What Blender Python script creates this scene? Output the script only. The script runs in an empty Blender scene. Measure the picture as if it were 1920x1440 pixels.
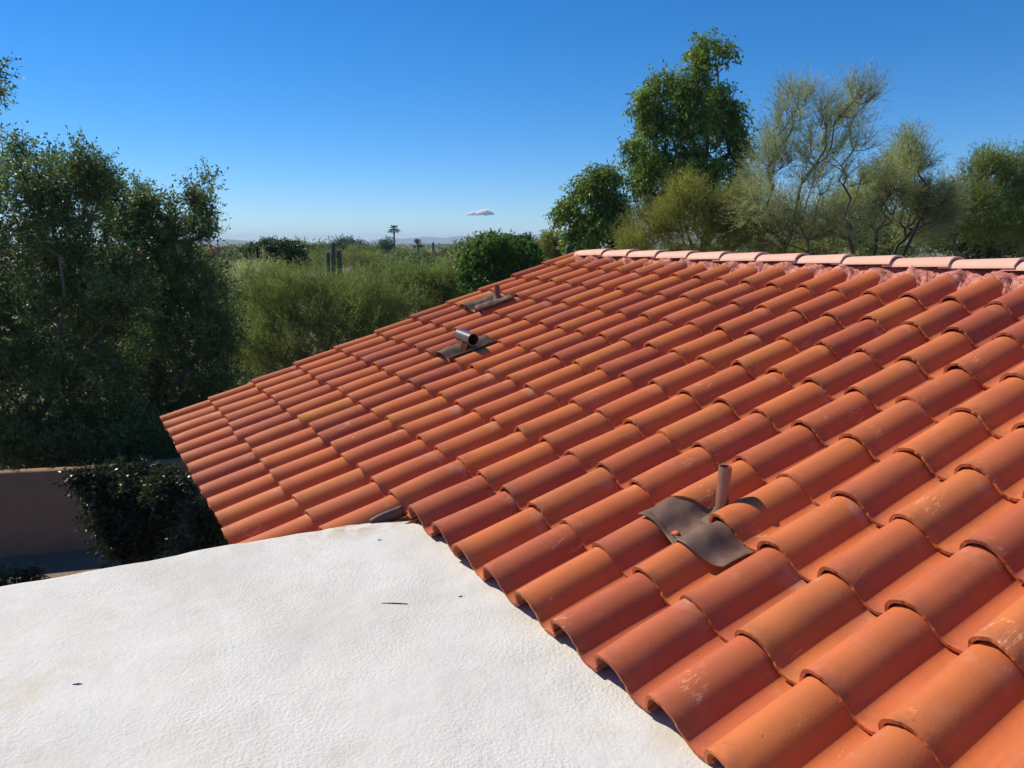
import bpy, math, random
import numpy as np
from mathutils import Vector, Matrix

rng = np.random.default_rng(11)
random.seed(11)
scene = bpy.context.scene
col = scene.collection

# ------------------------------------------------------------------ camera, sky, sun, exposure
CAMH = 5.0
FPX = 1442.0                                    # focal length in pixels of the 1920 px wide photograph
PITCH = math.atan((720 - 456) / FPX)
cam_data = bpy.data.cameras.new("camera")
cam = bpy.data.objects.new("camera", cam_data)
col.objects.link(cam)
cam_data.sensor_width = 36.0
cam_data.lens = FPX / 1920 * 36.0
cam_data.clip_start = 0.05
cam_data.clip_end = 30000
cam.location = (0, 0, CAMH)
cam.rotation_euler = (math.pi / 2 - PITCH, 0, 0)
scene.camera = cam

SUN_EL = math.radians(46)
sun_h = np.array([-0.885, 0.465]); sun_h /= np.linalg.norm(sun_h)
SUN = Vector((sun_h[0] * math.cos(SUN_EL), sun_h[1] * math.cos(SUN_EL), math.sin(SUN_EL)))
world = bpy.data.worlds.new("World")
scene.world = world
world.use_nodes = True
wn = world.node_tree
wn.nodes.clear()
w_out = wn.nodes.new("ShaderNodeOutputWorld")
w_bg = wn.nodes.new("ShaderNodeBackground")
w_hs = wn.nodes.new("ShaderNodeHueSaturation")
w_sky = wn.nodes.new("ShaderNodeTexSky")
w_sky.sky_type = 'NISHITA'
w_sky.sun_disc = False
w_sky.sun_elevation = SUN_EL
w_sky.sun_rotation = math.atan2(SUN.x, SUN.y)
w_sky.altitude = 1500
w_sky.air_density = 1.0
w_sky.dust_density = 0.0
w_sky.ozone_density = 10.0
w_hs.inputs['Saturation'].default_value = 1.2
w_hs.inputs['Value'].default_value = 1.0
w_bg.inputs['Strength'].default_value = 0.123
wn.links.new(w_sky.outputs[0], w_hs.inputs['Color'])
wn.links.new(w_hs.outputs[0], w_bg.inputs[0])
wn.links.new(w_bg.outputs[0], w_out.inputs[0])
sun_data = bpy.data.lights.new("sun", 'SUN')
sun_data.energy = 5.0
sun_data.angle = math.radians(0.53)
sun_data.color = (1.0, 0.90, 0.735)
sun = bpy.data.objects.new("sun", sun_data)
sun.rotation_euler = SUN.to_track_quat('Z', 'Y').to_euler()
sun.location = (-8, 6, 20)
col.objects.link(sun)
vs = scene.view_settings
vs.view_transform = 'Standard'
vs.look = 'None'
vs.exposure = 0.10
vs.gamma = 1.0
vs.use_curve_mapping = False
scene.cycles.transparent_max_bounces = 8
scene.cycles.max_bounces = 8
scene.cycles.volume_bounces = 8

# ------------------------------------------------------------------ geometry of the view
_cp, _sp = math.cos(PITCH), math.sin(PITCH)
FW = np.array([0, _cp, -_sp]); UP = np.array([0, _sp, _cp]); RT = np.array([1.0, 0, 0])
CAM = np.array([0, 0, CAMH])

def ray(px, py):
    return FW + RT * (px - 960) / FPX - UP * (py - 720) / FPX

def at(px, py, Y):
    """the point where the sight line of a photo pixel is Y metres away (measured along the ground)"""
    d = ray(px, py)
    return CAM + d * (Y / d[1])

def hit(px, py, P, N):
    d = ray(px, py)
    return CAM + d * (((P - CAM) @ N) / (d @ N))

# roof frame: u along the courses, v up the slope, n out of the roof; tile pitch PU, course PV
YAW, SLOPE, TILT = -1.04135203, 0.31652404, -0.02477614
PU, PV = 0.25996508, 0.40
O = np.array([-3.00434444, 6.45012499, CAMH - 1.52157568])
u = np.array([math.cos(YAW) * math.cos(TILT), math.sin(YAW) * math.cos(TILT), math.sin(TILT)])
h = np.array([-math.sin(YAW), math.cos(YAW), 0.0])
n0 = np.cross(u, h)
v = math.cos(SLOPE) * h + math.sin(SLOPE) * n0
n = np.cross(u, v)

def R(k, c, z=0.0):
    return O + k * PU * u + c * PV * v + z * n

def uvn(X):
    q = X - O
    return q @ u / PU, q @ v / PV, q @ n

# ------------------------------------------------------------------ helpers
def link(name, data, parent=None):
    o = bpy.data.objects.new(name, data)
    col.objects.link(o)
    if parent is not None:
        o.parent = parent
    return o

def tag(o, label=None, cat=None, group=None, kind=None):
    if label: o['label'] = label
    if cat: o['category'] = cat
    if group: o['group'] = group
    if kind: o['kind'] = kind
    return o

def empty(name, loc, label, cat, group=None):
    o = link(name, None)
    o.location = loc
    o.empty_display_size = 0.2
    return tag(o, label, cat, group)

def mesh_np(name, V, F, mats, smooth=False, mat_idx=None):
    """V (n,3); F is an (m,4) or (m,3) array, or a list of such arrays"""
    Fs = F if isinstance(F, list) else [F]
    Fs = [np.asarray(f, np.int32) for f in Fs if len(f)]
    me = bpy.data.meshes.new(name)
    V = np.asarray(V, np.float32)
    me.vertices.add(len(V))
    me.vertices.foreach_set("co", V.ravel())
    loops = np.concatenate([f.ravel() for f in Fs])
    sizes = np.concatenate([np.full(len(f), f.shape[1], np.int32) for f in Fs])
    starts = np.concatenate([[0], np.cumsum(sizes)[:-1]]).astype(np.int32)
    me.loops.add(len(loops))
    me.loops.foreach_set("vertex_index", loops)
    me.polygons.add(len(sizes))
    me.polygons.foreach_set("loop_start", starts)
    me.polygons.foreach_set("loop_total", sizes)
    if smooth is not False:
        s = np.full(len(sizes), True) if smooth is True else np.asarray(smooth)
        me.polygons.foreach_set("use_smooth", s)
    for m in (mats if isinstance(mats, (list, tuple)) else [mats]):
        me.materials.append(m)
    if mat_idx is not None:
        me.polygons.foreach_set("material_index", np.asarray(mat_idx, np.int32))
    me.update(calc_edges=True)
    return me

class MB:
    """collects pieces, becomes one mesh"""
    def __init__(s): s.V = []; s.F4 = []; s.F3 = []; s.n = 0; s.sm = []
    def add(s, V, F4=(), F3=()):
        V = np.asarray(V, float).reshape(-1, 3)
        if len(F4): s.F4.append(np.asarray(F4) + s.n)
        if len(F3): s.F3.append(np.asarray(F3) + s.n)
        s.V.append(V); s.n += len(V)
    def box(s, c, ax, ay, az):
        c = np.asarray(c, float); ax, ay, az = (np.asarray(a, float) for a in (ax, ay, az))
        V = [c + i * ax + j * ay + k * az for k in (-1, 1) for j in (-1, 1) for i in (-1, 1)]
        s.add(V, [(0, 2, 3, 1), (4, 5, 7, 6), (0, 1, 5, 4), (2, 6, 7, 3), (0, 4, 6, 2), (1, 3, 7, 5)])
    def tube(s, P, r, seg=10, cap=True):
        P = np.asarray(P, float); r = np.broadcast_to(np.asarray(r, float), (len(P),))
        T = np.gradient(P, axis=0); T /= np.linalg.norm(T, axis=1, keepdims=True) + 1e-12
        a = np.array([0, 0, 1.0]) if abs(T[0][2]) < .9 else np.array([1.0, 0, 0])
        rings = []
        for p, t, rr in zip(P, T, r):
            x = np.cross(a, t); x /= np.linalg.norm(x); y = np.cross(t, x)
            th = np.arange(seg) / seg * 2 * np.pi
            rings.append(p + rr * (np.cos(th)[:, None] * x + np.sin(th)[:, None] * y))
            a = np.cross(t, x) if False else a
        V = np.concatenate(rings)
        F = [(i * seg + j, i * seg + (j + 1) % seg, (i + 1) * seg + (j + 1) % seg, (i + 1) * seg + j)
             for i in range(len(P) - 1) for j in range(seg)]
        T3 = []
        if cap:
            V = np.concatenate([V, P[:1], P[-1:]]); a0 = len(V) - 2; m = (len(P) - 1) * seg
            T3 = [(a0, (j + 1) % seg, j) for j in range(seg)] + [(a0 + 1, m + j, m + (j + 1) % seg) for j in range(seg)]
        s.add(V, F, T3)
    def grid(s, G):
        a, b = G.shape[:2]
        idx = np.arange(a * b).reshape(a, b)
        F = np.stack([idx[:-1, :-1], idx[1:, :-1], idx[1:, 1:], idx[:-1, 1:]], -1).reshape(-1, 4)
        s.add(G.reshape(-1, 3), F)
    def mesh(s, name, mat, smooth=False):
        F = []
        if s.F4: F.append(np.concatenate(s.F4))
        if s.F3: F.append(np.concatenate(s.F3))
        return mesh_np(name, np.concatenate(s.V), F, mat, smooth)
    def build(s, name, mat, parent=None, smooth=False):
        return link(name, s.mesh(name, mat, smooth), parent)

def vnoise(x, y, seed=0):
    """smooth value noise on arrays"""
    xi = np.floor(x).astype(np.int64); yi = np.floor(y).astype(np.int64)
    fx = x - xi; fy = y - yi
    fx = fx * fx * (3 - 2 * fx); fy = fy * fy * (3 - 2 * fy)
    def hsh(a, b):
        q = (a * 374761393 + b * 668265263 + seed * 974634541) & 0x7fffffff
        q = ((q ^ (q >> 13)) * 1274126177) & 0x7fffffff
        return ((q ^ (q >> 16)) & 0xffff) / 65535.0
    return ((hsh(xi, yi) * (1 - fx) + hsh(xi + 1, yi) * fx) * (1 - fy) +
            (hsh(xi, yi + 1) * (1 - fx) + hsh(xi + 1, yi + 1) * fx) * fy) * 2 - 1

def fbm(x, y, seed=0, o=4):
    t = 0; a = 1.0
    for i in range(o):
        t = t + a * vnoise(x * 2 ** i, y * 2 ** i, seed + i); a *= .5
    return t

# ------------------------------------------------------------------ materials
def new_mat(name):
    m = bpy.data.materials.new(name)
    m.use_nodes = True
    nt = m.node_tree
    return m, nt, nt.nodes, nt.links, nt.nodes['Principled BSDF']

def ramp(N, stops):
    r = N.new("ShaderNodeValToRGB")
    e = r.color_ramp.elements
    while len(e) < len(stops): e.new(0.5)
    for el, (p, c) in zip(e, stops):
        el.position = p; el.color = (*c, 1) if len(c) == 3 else c
    return r

def noise(N, L, coord, scale, detail=4, rough=.55, dist=0.0):
    t = N.new("ShaderNodeTexNoise")
    t.inputs['Scale'].default_value = scale
    t.inputs['Detail'].default_value = detail
    t.inputs['Roughness'].default_value = rough
    t.inputs['Distortion'].default_value = dist
    if coord is not None: L.new(coord, t.inputs['Vector'])
    return t

def mixc(N, L, fac, a, b, mode='MIX'):
    m = N.new("ShaderNodeMix"); m.data_type = 'RGBA'; m.blend_type = mode
    for s, k in ((fac, 0), (a, 6), (b, 7)):
        if hasattr(s, 'is_linked'): L.new(s, m.inputs[k])
        elif k == 0: m.inputs[0].default_value = s
        else: m.inputs[k].default_value = (*s, 1)
    return m.outputs[2]

def math_n(N, L, op, a, b=None, clamp=False):
    m = N.new("ShaderNodeMath"); m.operation = op; m.use_clamp = clamp
    for i, s in enumerate((a, b)):
        if s is None: continue
        if hasattr(s, 'is_linked'): L.new(s, m.inputs[i])
        else: m.inputs[i].default_value = s
    return m.outputs[0]

def bump(N, L, P, height, strength, dist=0.01):
    b = N.new("ShaderNodeBump")
    b.inputs['Strength'].default_value = strength
    b.inputs['Distance'].default_value = dist
    L.new(height, b.inputs['Height'])
    L.new(b.outputs[0], P.inputs['Normal'])

def simple(name, rgb, rough=.7, metal=0.0, spec=.5, var=.25, scale=8.0, bmp=.0):
    m, nt, N, L, P = new_mat(name)
    tc = N.new("ShaderNodeTexCoord")
    nz = noise(N, L, tc.outputs['Object'], scale, 5, .6)
    lo = tuple(c * (1 - var) for c in rgb); hi = tuple(min(1, c * (1 + var)) for c in rgb)
    r = ramp(N, [(0.3, lo), (0.7, hi)])
    L.new(nz.outputs[0], r.inputs[0]); L.new(r.outputs[0], P.inputs['Base Color'])
    P.inputs['Roughness'].default_value = rough
    P.inputs['Metallic'].default_value = metal
    P.inputs['Specular IOR Level'].default_value = spec
    if bmp: bump(N, L, P, nz.outputs[0], bmp)
    return m

def clay(name, per_island=False, caps=False):
    m, nt, N, L, P = new_mat(name)
    tc = N.new("ShaderNodeTexCoord")
    if per_island:
        g = N.new("ShaderNodeNewGeometry"); rnd = g.outputs['Random Per Island']
    else:
        g = N.new("ShaderNodeObjectInfo"); rnd = g.outputs['Random']
    off = N.new("ShaderNodeVectorMath"); off.operation = 'ADD'
    cmb = N.new("ShaderNodeCombineXYZ")
    for i, k in enumerate((17.0, 31.0, 53.0)):
        L.new(math_n(N, L, 'MULTIPLY', rnd, k), cmb.inputs[i])
    L.new(tc.outputs['Object'], off.inputs[0]); L.new(cmb.outputs[0], off.inputs[1])
    co = off.outputs[0]
    if caps:
        base = ramp(N, [(0, (.74, .42, .31)), (.5, (.80, .48, .36)), (1, (.76, .44, .32))])
    else:
        base = ramp(N, [(0.0, (.43, .105, .052)), (.16, (.525, .138, .056)), (.34, (.60, .166, .057)), (.52, (.635, .180, .054)),
                        (.66, (.58, .148, .052)), (.80, (.65, .208, .056)), (.92, (.46, .110, .055)), (1.0, (.67, .238, .057))])
    L.new(rnd, base.inputs[0])
    # broad firing blotches
    n1 = noise(N, L, co, 4.5, 3, .5)
    r1 = ramp(N, [(.36, (0, 0, 0)), (.68, (1, 1, 1))])
    L.new(n1.outputs[0], r1.inputs[0])
    c = mixc(N, L, math_n(N, L, 'MULTIPLY', r1.outputs[0], .34), base.outputs[0], (.40, .098, .050) if not caps else (.72, .40, .29))
    n1b = noise(N, L, co, 2.6, 2, .5)
    r1b = ramp(N, [(.5, (0, 0, 0)), (.75, (1, 1, 1))]); L.new(n1b.outputs[1 if False else 0], r1b.inputs[0])
    c = mixc(N, L, math_n(N, L, 'MULTIPLY', r1b.outputs[0], .22), c, (.65, .240, .056) if not caps else (.80, .50, .39))
    # dust bloom: pale patches
    n2 = noise(N, L, co, 9, 6, .65)
    r2 = ramp(N, [(.55, (0, 0, 0)), (.75, (1, 1, 1))]); L.new(n2.outputs[0], r2.inputs[0])
    c = mixc(N, L, math_n(N, L, 'MULTIPLY', r2.outputs[0], .17), c, (.70, .37, .24))
    # chalky scuffs along the tile
    mp = N.new("ShaderNodeMapping"); mp.inputs['Scale'].default_value = (38, 7, 38)
    mp.inputs['Rotation'].default_value = (0, 0, .35)
    L.new(co, mp.inputs[0])
    n3 = noise(N, L, mp.outputs[0], 1.0, 5, .7, .8)
    r3 = ramp(N, [(.66, (0, 0, 0)), (.74, (1, 1, 1))]); L.new(n3.outputs[0], r3.inputs[0])
    n3b = noise(N, L, co, 5, 2); r3b = ramp(N, [(.52, (0, 0, 0)), (.62, (1, 1, 1))]); L.new(n3b.outputs[0], r3b.inputs[0])
    sc = math_n(N, L, 'MULTIPLY', math_n(N, L, 'MULTIPLY', r3.outputs[0], r3b.outputs[0]), .72)
    c = mixc(N, L, sc, c, (.85, .58, .40))
    # a few long hairline scratches
    mp2 = N.new("ShaderNodeMapping"); mp2.inputs['Scale'].default_value = (11, 2.2, 11); mp2.inputs['Rotation'].default_value = (0, 0, -.12)
    L.new(co, mp2.inputs[0])
    nl = noise(N, L, mp2.outputs[0], 1.0, 7, .62)
    ab = math_n(N, L, 'ABSOLUTE', math_n(N, L, 'SUBTRACT', nl.outputs[0], .5))
    rv = ramp(N, [(0.0, (1, 1, 1)), (.009, (0, 0, 0))]); L.new(ab, rv.inputs[0])
    n4 = noise(N, L, co, 3.3, 4, .7); r4 = ramp(N, [(.60, (0, 0, 0)), (.65, (1, 1, 1))]); L.new(n4.outputs[0], r4.inputs[0])
    c = mixc(N, L, math_n(N, L, 'MULTIPLY', math_n(N, L, 'MULTIPLY', rv.outputs[0], r4.outputs[0]), .75), c, (.90, .58, .34))
    if not per_island and not caps:
        sx = N.new("ShaderNodeSeparateXYZ"); L.new(tc.outputs['Object'], sx.inputs[0])
        # pale lime bloom where the next tile drips, sooty wear along the front lip
        up = ramp(N, [(.30, (0, 0, 0)), (.385, (1, 1, 1)), (.45, (1, 1, 1))]); L.new(sx.outputs[1], up.inputs[0])
        nb = noise(N, L, co, 7, 4, .6); rb = ramp(N, [(.54, (0, 0, 0)), (.70, (1, 1, 1))]); L.new(nb.outputs[0], rb.inputs[0])
        c = mixc(N, L, math_n(N, L, 'MULTIPLY', math_n(N, L, 'MULTIPLY', up.outputs[0], rb.outputs[0]), .45), c, (.66, .44, .34))
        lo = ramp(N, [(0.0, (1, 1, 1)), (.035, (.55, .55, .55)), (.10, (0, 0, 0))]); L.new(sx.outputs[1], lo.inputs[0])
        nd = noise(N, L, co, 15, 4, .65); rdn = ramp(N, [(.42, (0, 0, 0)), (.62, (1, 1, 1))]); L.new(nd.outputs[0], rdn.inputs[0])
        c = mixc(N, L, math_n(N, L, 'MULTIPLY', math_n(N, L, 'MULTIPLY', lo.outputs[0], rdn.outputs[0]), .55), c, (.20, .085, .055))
        # faint rain streaks running down the slope
        ms = N.new("ShaderNodeMapping"); ms.inputs['Scale'].default_value = (30, 1.6, 30); L.new(co, ms.inputs[0])
        ns = noise(N, L, ms.outputs[0], 1.0, 4, .6); rs_ = ramp(N, [(.50, (0, 0, 0)), (.72, (1, 1, 1))]); L.new(ns.outputs[0], rs_.inputs[0])
        c = mixc(N, L, math_n(N, L, 'MULTIPLY', rs_.outputs[0], .30), c, (.33, .11, .065))
    # dark specks
    vs2 = N.new("ShaderNodeTexVoronoi"); vs2.inputs['Scale'].default_value = 26
    L.new(co, vs2.inputs['Vector'])
    rs = ramp(N, [(0.05, (1, 1, 1)), (.09, (0, 0, 0))]); L.new(vs2.outputs['Distance'], rs.inputs[0])
    sp = N.new("ShaderNodeSeparateColor"); L.new(vs2.outputs['Color'], sp.inputs[0])
    gate = math_n(N, L, 'GREATER_THAN', sp.outputs[0], .82)
    c = mixc(N, L, math_n(N, L, 'MULTIPLY', math_n(N, L, 'MULTIPLY', rs.outputs[0], gate), .8), c, (.10, .04, .025))
    # fine grain
    n5 = noise(N, L, co, 120, 3, .6)
    c = mixc(N, L, .16, c, n5.outputs[1], 'SOFT_LIGHT')
    L.new(c, P.inputs['Base Color'])
    rr = ramp(N, [(.3, (.46,) * 3), (.7, (.68,) * 3)]); L.new(n2.outputs[0], rr.inputs[0])
    L.new(rr.outputs[0], P.inputs['Roughness'])
    P.inputs['Specular IOR Level'].default_value = .17
    hsum = math_n(N, L, 'ADD', n5.outputs[0], math_n(N, L, 'MULTIPLY', n2.outputs[0], 1.5))
    bump(N, L, P, hsum, .20, .003)
    return m

def leaf_mat(name, stops, trans=.45, rough=.55, spec=.22, patch=.45):
    m, nt, N, L, P = new_mat(name)
    g = N.new("ShaderNodeNewGeometry")
    r = ramp(N, stops); L.new(g.outputs['Random Per Island'], r.inputs[0])
    tc = N.new("ShaderNodeTexCoord")
    nz = noise(N, L, tc.outputs['Object'], 1.3, 3)
    rp = ramp(N, [(.35, (1 - patch,) * 3), (.65, (1 + patch * .6,) * 3)])
    L.new(nz.outputs[0], rp.inputs[0])
    c = mixc(N, L, 1.0, r.outputs[0], rp.outputs[0], 'MULTIPLY')
    L.new(c, P.inputs['Base Color'])
    P.inputs['Roughness'].default_value = rough
    P.inputs['Specular IOR Level'].default_value = spec
    trans = max(trans, .42)
    tr = N.new("ShaderNodeBsdfTranslucent"); L.new(c, tr.inputs[0])
    mx = N.new("ShaderNodeMixShader"); mx.inputs[0].default_value = trans
    L.new(P.outputs[0], mx.inputs[1]); L.new(tr.outputs[0], mx.inputs[2])
    L.new(mx.outputs[0], N['Material Output'].inputs[0])
    return m

M = {}
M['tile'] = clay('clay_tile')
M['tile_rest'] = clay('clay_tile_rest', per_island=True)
M['cap'] = clay('clay_cap', caps=True)
M['felt'] = simple('roof_felt', (.03, .028, .027), .9, var=.3, scale=20)
M['stucco'] = simple('stucco', (.31, .165, .095), .9, var=.12, scale=5, bmp=.1)
M['wood'] = simple('dark_wood', (.07, .045, .03), .8, var=.3, scale=12)
M['strip'] = simple('dark_brown_metal', (.115, .058, .040), .6, var=.2, scale=12)
M['lead'] = simple('brown_flashing', (.175, .108, .076), .6, metal=.0, spec=.22, var=.22, scale=11, bmp=.12)
M['pipe'] = simple('brown_pipe', (.27, .125, .075), .42, metal=.0, spec=.6, var=.16, scale=14)
M['redpipe'] = simple('red_brown_pipe', (.19, .075, .055), .6, var=.2, scale=14)
M['tin'] = simple('brown_steel', (.30, .235, .20), .30, metal=.85, var=.15, scale=12)
M['black'] = simple('inside_shade', (.012, .010, .010), .9)  # near-black colour standing in for the shade inside open pipes
M['bark'] = simple('bark', (.115, .088, .066), .9, var=.35, scale=9, bmp=.3)
M['palebark'] = simple('pale_bark', (.20, .165, .125), .85, var=.3, scale=7, bmp=.2)
M['greenbark'] = simple('green_bark', (.13, .135, .075), .7, var=.3, scale=6, bmp=.1)
M['darkbark'] = simple('dark_bark', (.055, .042, .034), .9, var=.35, scale=9, bmp=.3)
M['cactus'] = simple('cactus', (.062, .080, .046), .75, var=.25, scale=5)
M['spine'] = simple('cactus_spines', (.30, .27, .20), .8)
M['redroof'] = simple('red_roof', (.30, .085, .055), .8, var=.2, scale=2)
M['redwall'] = simple('red_wall', (.33, .115, .085), .9, var=.12, scale=2)
M['pinkwall'] = simple('pink_wall', (.42, .27, .21), .9, var=.12, scale=2)
M['whitewall'] = simple('white_wall', (.75, .73, .70), .9, var=.05, scale=2)
M['glass'] = simple('window_glass', (.02, .025, .03), .15)
M['twig'] = simple('dry_twig', (.09, .055, .045), .9)

# leaves
M['ironleaf'] = leaf_mat('ironwood_leaf', [(0, (0.083, 0.142, 0.045)), (0.45, (0.144, 0.222, 0.069)), (0.8, (0.218, 0.305, 0.089)), (1, (0.337, 0.41, 0.138))], .25, .45, .35)
M['paloleaf'] = leaf_mat('palo_verde_leaf', [(0, (0.147, 0.206, 0.047)), (0.5, (0.229, 0.3, 0.068)), (1, (0.366, 0.399, 0.111))], .35)
M['paloyellow'] = leaf_mat('palo_verde_yellow_leaf', [(0, (0.157, 0.162, 0.042)), (0.5, (0.242, 0.227, 0.063)), (1, (0.357, 0.304, 0.095))], .35)
M['bluepalo'] = leaf_mat('blue_palo_leaf', [(0, (0.246, 0.311, 0.132)), (0.5, (0.392, 0.446, 0.189)), (1, (0.596, 0.597, 0.276))], .3)
M['oliveleaf'] = leaf_mat('olive_leaf', [(0, (0.19, 0.216, 0.043)), (0.5, (0.291, 0.313, 0.062)), (1, (0.444, 0.431, 0.098))], .3)
M['weepleaf'] = leaf_mat('weeping_leaf', [(0, (0.112, 0.194, 0.029)), (0.5, (0.203, 0.313, 0.044)), (1, (0.332, 0.441, 0.065))], .3, .4, .4)
M['citrusleaf'] = leaf_mat('citrus_leaf', [(0, (0.06, 0.14, 0.025)), (0.5, (0.11, 0.214, 0.036)), (1, (0.188, 0.316, 0.061))], .25, .5, .25)
M['darkleaf'] = leaf_mat('dark_leaf', [(0, (0.029, 0.065, 0.02)), (0.6, (0.055, 0.109, 0.03)), (1, (0.091, 0.164, 0.047))], .2, .45, .35)
M['farleaf'] = leaf_mat('far_leaf', [(0, (0.115, 0.167, 0.048)), (0.5, (0.179, 0.24, 0.068)), (1, (0.274, 0.32, 0.097))], .25)
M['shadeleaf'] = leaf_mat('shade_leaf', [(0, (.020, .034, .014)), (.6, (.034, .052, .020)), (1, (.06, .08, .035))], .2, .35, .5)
M['palm'] = leaf_mat('palm_leaf', [(0, (0.026, 0.049, 0.018)), (1, (0.065, 0.098, 0.036))], .15)

# white foam roof
def foam_mat():
    m, nt, N, L, P = new_mat('white_foam_coating')
    tc = N.new("ShaderNodeTexCoord"); co = tc.outputs['Object']
    n1 = noise(N, L, co, 1.6, 5, .6); r1 = ramp(N, [(.40, (0, 0, 0)), (.72, (1, 1, 1))]); L.new(n1.outputs[0], r1.inputs[0])
    c = mixc(N, L, math_n(N, L, 'MULTIPLY', r1.outputs[0], .55), (.68, .67, .625), (.60, .585, .54))
    n2 = noise(N, L, co, 2.3, 4, .6); mp = N.new("ShaderNodeMapping"); mp.inputs['Location'].default_value = (7, 3, 0); L.new(co, mp.inputs[0]); L.new(mp.outputs[0], n2.inputs['Vector'])
    r2 = ramp(N, [(.60, (0, 0, 0)), (.78, (1, 1, 1))]); L.new(n2.outputs[0], r2.inputs[0])
    c = mixc(N, L, math_n(N, L, 'MULTIPLY', r2.outputs[0], .75), c, (.60, .535, .41))
    n3 = noise(N, L, co, 3.1, 4, .6); mp3 = N.new("ShaderNodeMapping"); mp3.inputs['Location'].default_value = (-5, 11, 0); L.new(co, mp3.inputs[0]); L.new(mp3.outputs[0], n3.inputs['Vector'])
    r3 = ramp(N, [(.62, (0, 0, 0)), (.8, (1, 1, 1))]); L.new(n3.outputs[0], r3.inputs[0])
    c = mixc(N, L, math_n(N, L, 'MULTIPLY', r3.outputs[0], .45), c, (.60, .51, .48))
    # the tan, dirty strip round the peeling corner by the tiles
    att = N.new("ShaderNodeAttribute"); att.attribute_name = 'dirt'
    n4 = noise(N, L, co, 14, 5, .65); r4 = ramp(N, [(.42, (0, 0, 0)), (.6, (1, 1, 1))]); L.new(n4.outputs[0], r4.inputs[0])
    c = mixc(N, L, math_n(N, L, 'MULTIPLY', att.outputs['Fac'], r4.outputs[0]), c, (.50, .38, .24))
    # grit
    n6 = noise(N, L, co, .55, 6, .7, .6); r6 = ramp(N, [(.38, (.90, .89, .87)), (.5, (1, 1, 1)), (.56, (.94, .93, .91)), (.60, (1, 1, 1))]); L.new(n6.outputs[0], r6.inputs[0])
    c = mixc(N, L, .9, c, r6.outputs[0], 'MULTIPLY')
    nv = noise(N, L, co, 60, 3, .7); rg = ramp(N, [(.25, (.72, .71, .69)), (.42, (1, 1, 1))]); L.new(nv.outputs[0], rg.inputs[0])
    c = mixc(N, L, .5, c, rg.outputs[0], 'MULTIPLY')
    L.new(c, P.inputs['Base Color'])
    P.inputs['Roughness'].default_value = .78
    P.inputs['Specular IOR Level'].default_value = .2
    hb = noise(N, L, co, 78, 3, .6); hb2 = noise(N, L, co, 14, 2, .5)
    # the coarse and the fine spray texture come and go
    msk = noise(N, L, co, 1.9, 2); rm = ramp(N, [(.4, (.35,) * 3), (.6, (1,) * 3)]); L.new(msk.outputs[0], rm.inputs[0])
    hh = math_n(N, L, 'ADD', math_n(N, L, 'MULTIPLY', hb.outputs[0], rm.outputs[0]), math_n(N, L, 'MULTIPLY', hb2.outputs[0], .7))
    bump(N, L, P, hh, .62, .009)
    return m
M['foam'] = foam_mat()

def mortar_mat():
    m, nt, N, L, P = new_mat('red_mortar')
    tc = N.new("ShaderNodeTexCoord"); co = tc.outputs['Object']
    n1 = noise(N, L, co, 16, 5, .6)
    r = ramp(N, [(.3, (.44, .145, .100)), (.55, (.60, .225, .165)), (.75, (.68, .30, .225))]); L.new(n1.outputs[0], r.inputs[0])
    vo = N.new("ShaderNodeTexVoronoi"); vo.feature = 'DISTANCE_TO_EDGE'; vo.inputs['Scale'].default_value = 13; L.new(co, vo.inputs['Vector'])
    rc = ramp(N, [(0, (.35,) * 3), (.04, (1,) * 3)]); L.new(vo.outputs[0], rc.inputs[0])
    c = mixc(N, L, .75, r.outputs[0], rc.outputs[0], 'MULTIPLY')
    L.new(c, P.inputs['Base Color']); P.inputs['Roughness'].default_value = .85
    hs = math_n(N, L, 'ADD', n1.outputs[0], rc.outputs[0])
    bump(N, L, P, hs, .6, .015)
    return m
M['mortar'] = mortar_mat()

def ground_mat():
    m, nt, N, L, P = new_mat('desert_ground')
    tc = N.new("ShaderNodeTexCoord"); co = tc.outputs['Object']
    n1 = noise(N, L, co, .25, 6, .65); n2 = noise(N, L, co, 22, 4, .7); n3 = noise(N, L, co, .03, 5, .6)
    r = ramp(N, [(.3, (.19, .125, .085)), (.5, (.27, .185, .13)), (.72, (.34, .25, .185))]); L.new(n1.outputs[0], r.inputs[0])
    r2 = ramp(N, [(.3, (.6,) * 3), (.7, (1.15,) * 3)]); L.new(n2.outputs[0], r2.inputs[0])
    c = mixc(N, L, 1.0, r.outputs[0], r2.outputs[0], 'MULTIPLY')
    r3 = ramp(N, [(.42, (0, 0, 0)), (.6, (1, 1, 1))]); L.new(n3.outputs[0], r3.inputs[0])
    c = mixc(N, L, math_n(N, L, 'MULTIPLY', r3.outputs[0], .6), c, (.10, .105, .05))
    L.new(c, P.inputs['Base Color']); P.inputs['Roughness'].default_value = .95
    bump(N, L, P, n2.outputs[0], .6, .03)
    return m
M['ground'] = ground_mat()
M['rock'] = simple('mountain_rock', (.095, .090, .085), .95, var=.3, scale=.004)

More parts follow.
